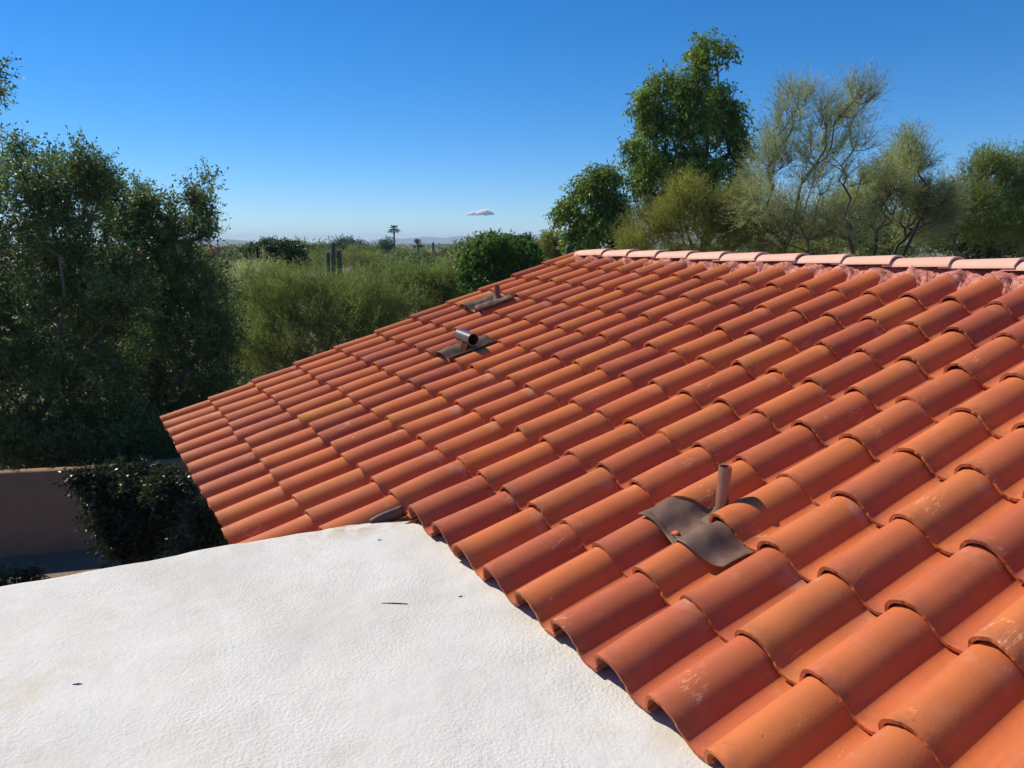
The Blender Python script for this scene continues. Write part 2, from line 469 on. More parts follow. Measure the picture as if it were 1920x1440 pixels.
# ------------------------------------------------------------------ setting: ground, mountains, air
def rings_ground():
    rad = [0, 3, 6, 9, 12, 15, 20, 26, 34, 45, 60, 90, 140, 250, 500, 1000, 2000, 3500, 5200, 6900]
    seg = 72
    V = [(0, 0, 0)]; F4 = []; F3 = []
    for i, r in enumerate(rad[1:]):
        for j in range(seg):
            a = j / seg * 2 * math.pi
            x, y = r * math.cos(a), r * math.sin(a)
            z = 0.0
            if r > 14: z = .12 * float(fbm(np.array([x * .06]), np.array([y * .06]), 3)[0]) * min(1, r / 40)
            V.append((x, y, z))
    for j in range(seg): F3.append((0, 1 + j, 1 + (j + 1) % seg))
    for i in range(len(rad) - 2):
        a, b = 1 + i * seg, 1 + (i + 1) * seg
        for j in range(seg): F4.append((a + j, b + j, b + (j + 1) % seg, a + (j + 1) % seg))
    o = link('desert_ground', mesh_np('desert_ground', np.array(V), [np.array(F4), np.array(F3)], M['ground'], True))
    tag(o, 'tan sandy desert ground under the trees', None, None, 'structure')
rings_ground()

def mountain(name, Y, prof, depth, seed, label):
    """prof: (photo x, photo y of the skyline); a ridge with spurs, as real relief"""
    px = np.array([p[0] for p in prof], float); py = np.array([p[1] for p in prof], float)
    nx, ny = 150, 26
    s = np.linspace(px[0], px[-1], nx); top = np.interp(s, px, py)
    X = (s - 960) / FPX * Y * (1 / _cp)
    Z = CAMH + (456 - top) / FPX * Y
    t = np.linspace(-1, 1, ny)
    G = np.zeros((nx, ny, 3))
    for j in range(ny):
        e = np.clip(1 - abs(t[j]), 0, 1)
        nz = fbm(X / depth * 5, np.full(nx, t[j] * 3.0), seed, 4)
        prof_h = e ** 1.25 * (1 + .30 * nz * (1 - e))
        G[:, j, 0] = X
        G[:, j, 1] = Y + t[j] * depth + nz * depth * .05 * (1 - e)
        G[:, j, 2] = -.5 + (Z + .5) * prof_h + (.012 * Z * fbm(X / depth * 14, np.zeros(nx), seed + 9, 3) * (e > .9))
    b = MB(); b.grid(G)
    tag(b.build(name, M['rock'], None, True), label, None, None, 'structure')
mountain('mountain_range', 6000, [(560, 458), (640, 456), (690, 454), (715, 449), (745, 448), (775, 446), (800, 444), (822, 444.5), (840, 446), (862, 442.5), (882, 443), (900, 447.5), (930, 449), (985, 447), (1010, 449.5), (1060, 453), (1120, 455), (1250, 458)], 420, 5,
         'pale blue mountain range far off on the horizon under the small cloud')
mountain('near_hills', 3400, [(330, 452), (372, 447), (388, 443.5), (400, 447), (420, 450), (440, 448.5), (465, 450), (500, 453), (560, 457), (600, 458)], 260, 8,
         'darker blue hill on the horizon at the left beyond the red house')
mountain('low_hills', 3600, [(690, 459), (730, 457), (762, 458.5), (775, 459), (795, 455.5), (806, 457.5), (822, 456.5), (848, 459), (900, 460)], 200, 15,
         'low dark hills in front of the pale range near the palms')

HAZE_TOP = 72.0
hz = MB(); hz.box((0, 0, (HAZE_TOP - 1.0) / 2), (7000, 0, 0), (0, 7000, 0), (0, 0, (HAZE_TOP + 1.0) / 2))
hm = bpy.data.materials.new('air_haze'); hm.use_nodes = True
hn = hm.node_tree; hn.nodes.remove(hn.nodes['Principled BSDF'])
pv_ = hn.nodes.new("ShaderNodeVolumePrincipled")
pv_.inputs['Color'].default_value = (.60, .82, 1.0, 1)
pv_.inputs['Density'].default_value = 2.1e-4
hn.links.new(pv_.outputs[0], hn.nodes['Material Output'].inputs['Volume'])
tag(hz.build('haze', hm), 'thin blue air haze over the whole valley', None, None, 'stuff')

# small cloud beyond everything
def cloud():
    b = MB()
    Y = 9500
    for px, py, r in [(882, 401.5, 3.2), (888, 400, 4.2), (894, 400.5, 3.8), (900, 399.5, 4.4), (906, 398, 5.0), (912, 397, 5.6), (918, 398.8, 4.6), (923, 400.2, 3.2), (898, 402, 3.0), (910, 401.8, 3.6), (877, 402.4, 1.8), (904, 394.8, 2.6), (914, 393.8, 2.6)]:
        c = at(px, py, Y); m = r / FPX * Y
        th = np.linspace(0, np.pi, 15); ph = np.linspace(0, 2 * np.pi, 25)
        T, Pp = np.meshgrid(th, ph, indexing='ij')
        d = np.stack([np.sin(T) * np.cos(Pp), np.sin(T) * np.sin(Pp), np.cos(T)], -1)
        rr = m * (1 + .16 * np.sin(5 * Pp + px) * np.sin(T) * np.sin(4 * T) + .10 * np.cos(9 * Pp - 3 * T))
        s = np.array([1.35, 1.3, .85])
        G = c + d * rr[..., None] * s
        G[..., 2] = np.maximum(G[..., 2], at(900, 404, Y)[2])
        b.grid(G)
    m = bpy.data.materials.new('cloud_white'); m.use_nodes = True
    nt = m.node_tree; nt.nodes.remove(nt.nodes['Principled BSDF'])
    pvn = nt.nodes.new("ShaderNodeVolumePrincipled")
    pvn.inputs['Color'].default_value = (1, 1, 1, 1); pvn.inputs['Density'].default_value = .16; pvn.inputs['Anisotropy'].default_value = .2
    nt.links.new(pvn.outputs[0], nt.nodes['Material Output'].inputs['Volume'])
    tag(b.build('cloud', m, None, True), 'small white puffy cloud low in the blue sky', 'cloud')
cloud()

# ------------------------------------------------------------------ the house
house = empty('house', (0, 0, 0), 'house with a sunlit terracotta tile roof beside a white flat roof', 'house')
NO = -0.036                                      # tile datum below the fitted plane
roof_mat = Matrix(((u[0], v[0], n[0], 0), (u[1], v[1], n[1], 0), (u[2], v[2], n[2], 0), (0, 0, 0, 1)))

# tile section (x across, z out of the roof)
PX = np.array([-.013, -.0125, -.009, .001, .016, .036, .057, .079, .099, .117, .132, .145, .156, .167, .180, .197, .216, .235, .250, .262])
PZ = np.array([.010, .030, .050, .0695, .0840, .0930, .0970, .0945, .0862, .0740, .0575, .0395, .0235, .0115, .0045, .0012, .0015, .0055, .0120, .0215])
def _refine(a):
    q = np.concatenate([[2 * a[0] - a[1]], a, [2 * a[-1] - a[-2]]])
    mid = (-q[:-3] + 9 * q[1:-2] + 9 * q[2:-1] - q[3:]) / 16
    out = np.zeros(len(a) * 2 - 1); out[::2] = a; out[1::2] = mid
    return out
PX, PZ = _refine(PX), _refine(PZ)
TH = .0130
LIFT = .027
TLEN = .455

def prof_z(x):
    return np.interp(np.mod(x, PU), PX[np.r_[True, np.diff(PX) > 0]], PZ[np.r_[True, np.diff(PX) > 0]])

def tile_mesh(name, seed, mat, sx=1.0, length=TLEN, cut=None):
    r = np.random.default_rng(seed)
    px, pz = PX * sx, PZ.copy()
    nP = len(px); nL = 5
    tx, tz = np.gradient(px), np.gradient(pz)
    ln = np.hypot(tx, tz); nx, nz = -tz / ln, tx / ln
    ys = np.linspace(0, 1, nL)
    front = r.normal(0, .0022, nP); front = np.convolve(np.pad(front, 3, 'edge'), np.ones(7) / 7, 'valid') * 2.2
    front += .004 * np.cos(np.arange(nP) / nP * 6 + r.uniform(0, 6)) * r.uniform(-.6, 1)
    for _ in range(r.integers(0, 3)):
        i = r.integers(1, nP - 3); front[i:i + 2] += r.uniform(.002, .006)
    if cut is not None: front += cut(px)
    sq = r.uniform(-.03, .03); bow = r.normal(0, .0022)
    Tp = np.zeros((nL, nP, 3)); Bt = np.zeros((nL, nP, 3))
    for i, t in enumerate(ys):
        y = front * (1 - t) + t * length
        z = LIFT * (1 - y / PV) + bow * math.sin(math.pi * t)
        zz = pz * (1 + sq * (pz > .03)) + z
        Tp[i] = np.stack([px, y, zz], -1)
        Bt[i] = np.stack([px - nx * TH, y, zz - nz * TH], -1)
    # the underside must not fold in the tight corners
    b = MB()
    b.grid(Tp.transpose(1, 0, 2)[:, :, :]); nq1 = (nP - 1) * (nL - 1)
    b.grid(Bt)
    def strip(A, B):
        G = np.stack([A, B], 0); b.grid(G)
    strip(Bt[0], Tp[0]); strip(Tp[-1], Bt[-1])
    strip(Tp[:, 0], Bt[:, 0]); strip(Bt[:, -1], Tp[:, -1])
    me = b.mesh(name, mat)
    sm = np.zeros(len(me.polygons), bool); sm[:2 * nq1] = True
    me.polygons.foreach_set("use_smooth", sm)
    return me, b

# roof decks (parts)
K0 = 0.30
def slab(name, quad, thick, mat, parent):
    q = [np.asarray(p, float) for p in quad]
    nn = np.cross(q[1] - q[0], q[3] - q[0]); nn /= np.linalg.norm(nn)
    V = q + [p - nn * thick for p in q]
    F = [(0, 1, 2, 3), (7, 6, 5, 4), (0, 4, 5, 1), (1, 5, 6, 2), (2, 6, 7, 3), (3, 7, 4, 0)]
    return link(name, mesh_np(name, np.array(V), np.array(F), mat), parent)

KEND = 37
deckz = NO - .012
tile_roof = slab('tile_roof', [R(K0 + .08, .06, deckz), R(13.2, .06, deckz), R(13.2, 11.1, deckz), R(K0 + .08, 11.1, deckz)], .03, M['felt'], house)
slab('roof_deck', [R(13.21, 2.55, deckz), R(KEND, 2.55, deckz), R(KEND, 11.3, deckz), R(13.21, 11.1, deckz)], .03, M['felt'], house)

def on_screen(k, c):
    best = 0
    P = np.array([R(k + a, c + b, .05) for a in (0, 1) for b in (0, 1)])
    d = (P - CAM) @ FW
    if d.min() < .25: return 0
    x = 960 + FPX * ((P - CAM) @ RT) / d; y = 720 - FPX * ((P - CAM) @ UP) / d
    if x.max() < -30 or x.min() > 1950 or y.max() < 0 or y.min() > 1470: return 0
    return (x.max() - x.min()) * (y.max() - y.min())

# tiles that make way for the flashings: (column, course) -> kind of cut
def cut_slant(px):   return .05 + .16 * np.clip(px / .16, 0, 1)
CUT = {(18, 4): .03, (19, 4): 0.0}
tiles = []
for k in range(0, KEND):
    for c in range(0, 11):
        if c < 2 and k > 13: continue
        tiles.append((on_screen(k, c), k, c))
tiles.sort(reverse=True)
var = [tile_mesh('roof_tile', 100 + i, M['tile'])[0] for i in range(10)]
edge = [tile_mesh('roof_tile', 300 + i, M['tile'], sx=.76)[0] for i in range(3)]
top_ = [tile_mesh('roof_tile', 400 + i, M['tile'], length=.36)[0] for i in range(4)] + [tile_mesh('roof_tile', 410 + i, M['tile'], length=.52)[0] for i in range(4)]
rest = MB()
jit = np.random.default_rng(5)
nind = 0
SHORT = {}                                       # cut shorter where the flashings lie
special = {}
for area, k, c in tiles:
    dx, dy, dz = jit.normal(0, .0026), jit.normal(0, .0075), abs(jit.normal(0, .0024))
    rx, rz = jit.normal(0, .0060), jit.normal(0, .0090)
    if c == 0: dy *= .4
    if k == 13 and c == 2: dy = 0
    if (k, c) == (19, 4): dz, rx = .016, -.012
    loc = R(k if k else K0 - .02, c, NO + dz) + dx * u + dy * v
    rot = Matrix.Rotation(rz, 4, 'Z') @ Matrix.Rotation(rx, 4, 'X')
    mw = Matrix.Translation(Vector(loc)) @ roof_mat @ rot
    me = edge[c % 3] if k == 0 else (top_[k % 4 + (4 if k > 8 else 0)] if c == 10 else var[int(jit.integers(0, 10))])
    if area > 0 and nind < 288:
        nind += 1
        if (k, c) in ((18, 4), (18, 3)):
            cutf = (lambda x: .005 + .10 * np.clip((x - .05) / .12, 0, 1)) if c == 4 else None
            me = tile_mesh('roof_tile', 77 + c, M['tile'], cut=cutf)[0]
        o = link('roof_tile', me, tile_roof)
        o.matrix_basis = mw
    else:
        nv = len(me.vertices); co = np.zeros(nv * 3, np.float32); me.vertices.foreach_get("co", co)
        A = np.array(mw); co = co.reshape(-1, 3) @ A[:3, :3].T + A[:3, 3]
        lp = np.zeros(len(me.loops), np.int32); me.loops.foreach_get("vertex_index", lp)
        rest.add(co, lp.reshape(-1, 4))
ro = rest.build('roof_tile_field', M['tile_rest'], tile_roof); ro['kind'] = 'stuff'

# ridge caps, each its own piece
RK0 = 1.2
def ridge_pt(k, dz=0.0, dc=0.0):
    return R(k, 10.72 + .033 * (k - 1.2) + dc, .062) + np.array([0, 0, dz])
rd = ridge_pt(20) - ridge_pt(1.2); rd /= np.linalg.norm(rd)
rside = h - (h @ rd) * rd; rside[2] = 0; rside /= np.linalg.norm(rside)
rup = np.cross(rd, rside); rup = rup if rup[2] > 0 else -rup
capW, capH, capL = .112, .064, .455
def cap_mesh(seed):
    r = np.random.default_rng(seed)
    th = np.linspace(np.pi, 0, 13)
    rows = []
    for i, t in enumerate(np.linspace(0, 1, 4)):
        w = capW * (1 - .10 * (1 - t)); hh = capH * (1 - .12 * (1 - t)); lift = .018 * t + .006
        rows.append(np.stack([np.cos(th) * w, np.full(13, t * capL) + r.normal(0, .0015, 13), np.sin(th) * hh + lift], -1))
    G = np.array(rows); I = G.copy(); I[..., 0] *= 1 - .014 / capW; I[..., 2] -= .014 * np.maximum(np.sin(th), .0)[None, :]
    b = MB(); b.grid(G.transpose(1, 0, 2)); b.grid(I)
    b.grid(np.stack([G[0], I[0]])); b.grid(np.stack([I[-1], G[-1]]))
    b.grid(np.stack([I[:, 0], G[:, 0]])); b.grid(np.stack([G[:, -1], I[:, -1]]))
    me = b.mesh('ridge_tile', M['cap']); sm = np.zeros(len(me.polygons), bool); sm[:72] = True
    me.polygons.foreach_set("use_smooth", sm); return me
caps = [cap_mesh(s) for s in range(5)]
# local x = rside, y = rd, z = rup
cap_axes = Matrix(((rside[0], rd[0], rup[0], 0), (rside[1], rd[1], rup[1], 0), (rside[2], rd[2], rup[2], 0), (0, 0, 0, 1)))
k = 1.02
for i in range(23):
    p = ridge_pt(k) + rside * capW + rd * jit.normal(0, .004)
    o = link('ridge_tile', caps[i % 5], tile_roof)
    o.matrix_basis = Matrix.Translation(Vector(p)) @ cap_axes @ Matrix.Rotation(jit.normal(0, .008), 4, 'Z') @ Matrix.Rotation(jit.normal(0, .02), 4, 'Y')
    k += 1.475

# mortar bed under the caps, squeezed out between the tile ends
def mortar():
    kk = np.arange(.55, KEND - .4, .045); w = np.linspace(0, 1, 12)
    G = np.zeros((len(kk), len(w), 3))
    for j, t in enumerate(w):
        x = kk * PU
        pz = prof_z((kk - np.floor(kk)) * PU)
        c0 = 10.54 + .033 * (kk - 1.2) * .9 + .05 * fbm(x * 9, x * 0 + 1, 4, 3) - .13 * (pz < .03) - .05 * (pz < .05)
        c1 = 11.02 + .033 * (kk - 1.2)
        c = c0 + (c1 - c0) * t
        z0 = pz + .012; ztop = .082
        lump = .013 * fbm(x * 16, t * 5 + 0 * x, 21, 4) + .010 * fbm(x * 40, t * 9 + 0 * x, 31, 2)
        z = z0 * (1 - t) ** 1.2 + ztop * (1 - (1 - t) ** 1.6) + lump * (0.35 + 1.4 * t * (1 - t) * 2)
        if j == 0: z = z - .03
        G[:, j] = np.array([R(a, b, NO + e) for a, b, e in zip(kk, c, z)])
    b = MB(); b.grid(G)
    b.build('ridge_mortar', M['mortar'], house, False)
mortar()
# back slope behind the ridge
rb = [ridge_pt(1.0, -.02, .25), ridge_pt(KEND, -.02, .25)]
slab('back_roof', [rb[0], rb[1], rb[1] + h * 4.0 + np.array([0, 0, -1.3]), rb[0] + h * 4.0 + np.array([0, 0, -1.3])], .05, M['redroof'], house)

# white foam flat roof: level surface that runs in under the third course
W0 = R(13.35, 2.0, -.018)
WN = np.cross(u, h)
def flat_roof():
    a = np.concatenate([np.full(1, -.004), np.array([0, .006, .014, .026, .042, .07, .1]), np.arange(.14, 6.2, .05)])   # along u from the open edge
    bq = np.concatenate([np.arange(-5.4, -.9, .06), np.arange(-.9, .30, .03)])                     # along h
    A, B = np.meshgrid(a, bq, indexing='ij')
    edge = .010 * fbm(B * 1.5, B * 0, 3, 3) + .006 * fbm(B * 9, B * 0, 5, 3) * np.clip(1.2 - abs(B + .25) * 1.5, 0, 1)
    fade = np.clip(1 - A / .4, 0, 1)
    drop = -np.clip(.03 - A, 0, 1) ** 2 * 16
    z = .010 * fbm(A * 1.1, B * 1.1, 9, 4) + .003 * fbm(A * 7, B * 7, 12, 2) + drop
    z = z - .016 * np.exp(-(A / .10) ** 2) * np.clip((B + .30) / .22, 0, 1) - .012 * np.exp(-(A / .03) ** 2) * (fbm(B * 14, B * 0, 7, 3) * .5 + .5) * np.clip((B + .7) / .3, 0, 1)
    G = W0 + A[..., None] * u + B[..., None] * h + z[..., None] * WN + (edge * fade)[..., None] * u
    dirt = np.exp(-(A / .16) ** 2) * np.exp(-((B + .22) / .28) ** 2) * 1.3
    b = MB(); b.grid(G)
    # the vertical side below the edge
    S = np.stack([G[0] - np.array([0, 0, d]) * 1.0 - (.0 if d else 0) * u for d in (0, .06, .25, .6)])
    b.grid(S[::-1])
    me = b.mesh('flat_roof', M['foam'], True)
    at_ = me.attributes.new('dirt', 'FLOAT', 'POINT')
    dd = np.zeros(len(me.vertices), np.float32); dd[:A.size] = np.clip(dirt, 0, 1).ravel()
    at_.data.foreach_set('value', dd)
    link('flat_roof', me, house)
flat_roof()

# house walls below (mostly hidden): two boxes
def wallbox(P0, du, dv, z1, name):
    b = MB(); c = P0 + du / 2 + dv / 2
    c = np.array([c[0], c[1], z1 / 2]); b.box(c, du / 2, dv / 2, (0, 0, z1 / 2)); b.build(name, M['stucco'], house)
uh = np.array([u[0], u[1], 0]); uh /= np.linalg.norm(uh)
wallbox(R(K0 + 2.2, 1.7), uh * (13 - 1.8 - .6) * PU, h * 7.4, float(R(5, .9)[2] - .14), 'wall')
wallbox(W0 - h * 5.3 + u * .03, uh * 6.1, h * 12, float(W0[2] - .30), 'wall')
# fascia under the eave and the rake
def beam(a, bpt, wv, tv, name):
    b = MB(); b.box((a + bpt) / 2, (bpt - a) / 2, wv, tv); b.build(name, M['wood'], house)
beam(R(K0 + .12, .14, NO - .11), R(13.1, .14, NO - .11), n * .05, v * .018, 'fascia')
beam(R(K0 + .16, .2, NO - .11), R(K0 + .16, 10.8, NO - .11), n * .05, u * .018, 'fascia')
# brown metal edge strip standing in the gap at the corner of the white roof
def corner_strip():
    PN = R(13, 2, .028)
    p0, p1 = hit(693, 979, PN, n), hit(754, 949, PN, n)
    b = MB(); d = p1 - p0
    G = np.zeros((9, 4, 3))
    for i, t in enumerate(np.linspace(0, 1, 9)):
        q = p0 + d * t + n * .004 * math.sin(t * 5)
        for j, (a_, e_) in enumerate([(-.012, .0), (-.004, .008), (.012, .006), (.016, -.045)]):
            G[i, j] = q + u * a_ + n * e_
    b.grid(G); o = b.build('edge_strip', M['strip'], house, True)
    sm = o.modifiers.new('thick', 'SOLIDIFY'); sm.thickness = .004
    # closing piece under it, dark inside the gap
corner_strip()

# ------------------------------------------------------------------ vents on the roof
def surf(kc, cc):
    """height of the tiled surface above the tile datum at column kc, course cc"""
    return prof_z((kc - np.floor(kc)) * PU) + LIFT * (1 - (cc - np.floor(cc)))

def drape(kr, cr, off, nk, nc, wr, seed, parent, mat, skew=0.0, shape=None, tuck=None, cbase=None):
    kk = np.linspace(kr[0], kr[1], nk); cc = np.linspace(cr[0], cr[1], nc)
    A, B = np.meshgrid(kk, cc, indexing='ij')
    B2 = B + skew * (A - kr[0])
    if shape is not None: A, B2 = shape(A, B2)
    pz = prof_z((A - np.floor(A)) * PU)
    # soft metal bridges the sharp valleys
    z = np.maximum(pz, .022)
    z = np.stack([np.maximum(prof_z((A + d - np.floor(A + d)) * PU), .02) for d in (-.1, -.05, 0, .05, .1)]).mean(0) * .97 + .006
    if tuck is not None:
        z = z - (off - .003) * np.clip((B2 - (cbase + .80)) / .18, 0, 1) * np.clip((A - tuck) / .12, 0, 1)
    base = LIFT * (1 - (B2 - cbase)) if cbase is not None else LIFT
    z = z + np.maximum(base, -.03) + off + wr * fbm(A * 3.1, B2 * 5.0, seed, 3)
    G = np.array([R(a, b_, NO + e) for a, b_, e in zip(A.ravel(), B2.ravel(), z.ravel())]).reshape(nk, nc, 3)
    b = MB(); b.grid(G)
    o = b.build('flashing', mat, parent, True)
    sd = o.modifiers.new('thick', 'SOLIDIFY'); sd.thickness = .003; sd.offset = 1
    return o

def local(parent):
    """move child meshes into the frame of their empty"""
    inv = -np.array(parent.location)
    for ch in parent.children:
        co = np.zeros(len(ch.data.vertices) * 3, np.float32); ch.data.vertices.foreach_get('co', co)
        co = co.reshape(-1, 3) + inv; ch.data.vertices.foreach_set('co', co.astype(np.float32).ravel()); ch.data.update()

def hollow_pipe(b, P0, P1, r, seg=24, wall=.003):
    P0, P1 = np.asarray(P0), np.asarray(P1); d = (P1 - P0)
    b.tube([P0, P0 + d * .5, P1], r, seg, cap=False)
    b.tube([P1, P1 - d * .02, P1 - d * .5], [r - wall, r - wall, r - wall], seg, cap=False)
    # rim
    t = d / np.linalg.norm(d); a = np.array([0, 0, 1.0]) if abs(t[2]) < .9 else np.array([1.0, 0, 0])
    x = np.cross(a, t); x /= np.linalg.norm(x); y = np.cross(t, x); th = np.arange(seg + 1) / seg * 2 * np.pi
    ring = lambda q: P1 + q * (np.cos(th)[:, None] * x + np.sin(th)[:, None] * y)
    b.grid(np.stack([ring(r), ring(r - wall)]))

# 1. near pipe
bp = R(18.92, 4.16, NO + .03)
v1 = empty('vent_pipe', bp, 'brown upright vent pipe nearest the camera, rising from brown flashing between tiles', 'vent pipe', 'pipe vents on the tile roof')
b = MB(); topp = bp + np.array([.010, 0, .245]); hollow_pipe(b, bp - np.array([0, 0, .02]), topp, .0265)
b.build('pipe', M['pipe'], v1, True)
b = MB(); b.tube([bp + (0, 0, .012), bp + (0, 0, .03), bp + (0.0015, 0, .055), bp + (.002, 0, .075)], [.075, .045, .033, .029], 20, False); b.build('collar', M['lead'], v1, True)
def sh1(A, B):
    t = (A - 18.12) / 1.72
    B = B + .10 * np.clip(t - .72, 0, 1) * (B < 3.9)
    B = B + .06 * np.sin(t * 7) * (B < 3.65) - .02 * t
    return A, B
drape((18.12, 19.84), (3.56, 4.30), .020, 60, 30, .0055, 3, v1, M['lead'], 0.0, sh1, tuck=18.92, cbase=3)
b = MB(); b.tube([bp + (.009, 0, .228), bp + (.009, 0, .231)], [.0255, .0255], 16); b.build('inside', M['black'], v1)  # black disc below the rim, painted shade of the hollow pipe
local(v1)
chip = R(18.70, 3.70, NO + .066)
b = MB(); a8 = np.linspace(0, 2 * np.pi, 7)[:-1]
rr = np.array([.021, .015, .020, .014, .022, .013])
top = [chip + rr[i] * (math.cos(t) * u + .8 * math.sin(t) * v) + .004 * n for i, t in enumerate(a8)]
bot = [p - .007 * n for p in top]
b.add(top + bot, [(i, i + 6, (i + 1) % 6 + 6, (i + 1) % 6) for i in range(6)], [(0, i, i + 1) for i in range(1, 5)])
o = b.build('tile_chip', M['tile'])
tag(o, 'small chip of broken terracotta lying on the brown flashing by the near vent pipe', 'tile chip')

# 2. T-topped vent
bt = R(6.42, 5.40, NO + .045)
v2 = empty('tee_vent', bt, 'brown metal T-shaped roof vent with a horizontal open drum on a short post', 'roof vent')
cT = bt + np.array([0, 0, .160]) + uh * .052
ax = uh * .118 + np.array([0, 0, -.008])
b = MB(); hollow_pipe(b, cT - ax, cT + ax, .048, 28); b.tube([cT - ax, cT - ax * .985], [.048, .048], 28); b.build('drum', M['tin'], v2, True)
b = MB(); b.tube([cT + ax * .35, cT + ax * .45], [.0445, .0445], 24); b.build('inside', M['black'], v2)  # black disc across the drum, its inner shade put into colour
b = MB(); b.tube([bt - (0, 0, .03), bt + (0, 0, .06) + uh * .012, cT - (0, 0, .03)], [.046, .040, .040], 20, False); b.build('post', M['tin'], v2, True)
def sh2(A, B):
    return A, B + .05 * np.sin(A * 5.0)
drape((5.75, 7.10), (4.95, 6.02), .026, 40, 28, .007, 13, v2, M['lead'], 0.0, sh2, cbase=5)
local(v2)

# 3. far pipe near the rake
b3 = hit(933, 564, R(2.9, 7.6, NO + .075), n)
v3 = empty('vent_pipe', b3, 'short reddish vent pipe farthest up the roof on crumpled dark flashing', 'vent pipe', 'pipe vents on the tile roof')
b = MB(); hollow_pipe(b, b3 - (0, 0, .03), b3 + np.array([-.006, 0, .150]), .026, 18); b.build('pipe', M['redpipe'], v3, True)
b = MB(); b.tube([b3 + (0, 0, .0), b3 + (0, 0, .03), b3 + (0, 0, .055)], [.06, .037, .030], 16, False); b.build('collar', M['lead'], v3, True)
drape((1.95, 3.45), (6.92, 7.90), .028, 40, 28, .010, 23, v3, M['lead'], 0.0, sh2, cbase=7)
local(v3)

# ------------------------------------------------------------------ litter on the white roof
def flat_z(a, bb):
    A1, B1 = np.array([a]), np.array([bb])
    return float((.010 * fbm(A1 * 1.1, B1 * 1.1, 9, 4) + .003 * fbm(A1 * 7, B1 * 7, 12, 2))[0])
def on_flat(a, bb): return W0 + a * u + bb * h + (flat_z(a, bb) + .002) * WN
pA, pB = on_flat(.90, -.445), on_flat(.955, -.355)
o = MB(); o.tube([pA, (pA + pB) / 2 + .001 * WN, pB], [.001, .0024, .0015], 6)
tag(o.build('twig', M['twig']), 'thin dark dry twig lying on the white roof near the tiles', 'twig')
for (px, py, s, lab) in [(712, 1012, .010, 'small dark leaf scrap on the white roof by the peeling corner'),
                         (864, 1117, .009, 'small dark leaf scrap on the white roof close to the tile edge'),
                         (146, 1281, .016, 'thin bent dry stem on the white roof at lower left')]:
    P = hit(px, py, W0, WN); P = on_flat((P - W0) @ u, (P - W0) @ h)
    o = MB(); d = uh * s * .4 + h * s
    o.tube([P - d, P + .001 * WN, P + d * .8], [.001, .0024, .0008], 6)
    tag(o.build('leaf_scrap' if s < .015 else 'dry_stem', M['twig']), lab, 'leaf scrap' if s < .015 else 'stem')

# ------------------------------------------------------------------ garden wall
gw0, gw1 = np.array([-8.25, 11.74, 0]), np.array([-5.45, 12.50, 0])
gd = (gw1 - gw0) / np.linalg.norm(gw1 - gw0); gn = np.array([-gd[1], gd[0], 0])
gw = empty('garden_wall', gw0 - gd * 0, 'pinkish stucco garden wall in deep tree shade at left', 'wall')
b = MB()
A = gw0 - gd * 4.0; B = gw0 + gd * 11
xs = np.linspace(0, 1, 60)
G = np.zeros((60, 6, 3))
for i, t in enumerate(xs):
    p = A + (B - A) * t
    zt = 1.40 + .012 * math.sin(t * 31)
    for j, (dn, z) in enumerate([(0, -.1), (0, zt - .03), (.03, zt), (.17, zt), (.20, zt - .03), (.20, -.1)]):
        G[i, j] = p + gn * dn + np.array([0, 0, z])
b.grid(G); b.build('wall_body', M['stucco'], gw, False); local(gw)

# ------------------------------------------------------------------ vegetation
def tubes_edges(P0, P1, r0, r1, seg):
    """one prism per branch segment"""
    d = P1 - P0; L = np.linalg.norm(d, axis=1, keepdims=True) + 1e-9; d = d / L
    P1 = P1 + d * r1[:, None] * .6
    a = np.where(np.abs(d[:, 2:3]) < .9, np.array([[0, 0, 1.0]]), np.array([[1.0, 0, 0]]))
    x = np.cross(a, d); x /= np.linalg.norm(x, axis=1, keepdims=True); y = np.cross(d, x)
    th = np.arange(seg) / seg * 2 * np.pi
    c, s = np.cos(th)[None, :, None], np.sin(th)[None, :, None]
    o = c * x[:, None] + s * y[:, None]
    V = np.concatenate([P0[:, None] + r0[:, None, None] * o, P1[:, None] + r1[:, None, None] * o], 1)
    E = len(P0); base = (np.arange(E) * 2 * seg)[:, None, None]
    j = np.arange(seg); q = np.stack([j, (j + 1) % seg, (j + 1) % seg + seg, j + seg], -1)[None]
    return V.reshape(-1, 3), (base + q).reshape(-1, 4)

def sample_blobs(blobs, count, r, shell=.35):
    w = np.array([b[3] * b[4] * b[5] for b in blobs]) ** .55
    idx = r.choice(len(blobs), count, p=w / w.sum())
    B = np.array(blobs)[idx]
    d = r.normal(size=(count, 3)); d /= np.linalg.norm(d, axis=1, keepdims=True)
    rad = r.random(count) ** shell
    return B[:, :3] + d * rad[:, None] * B[:, 3:6]

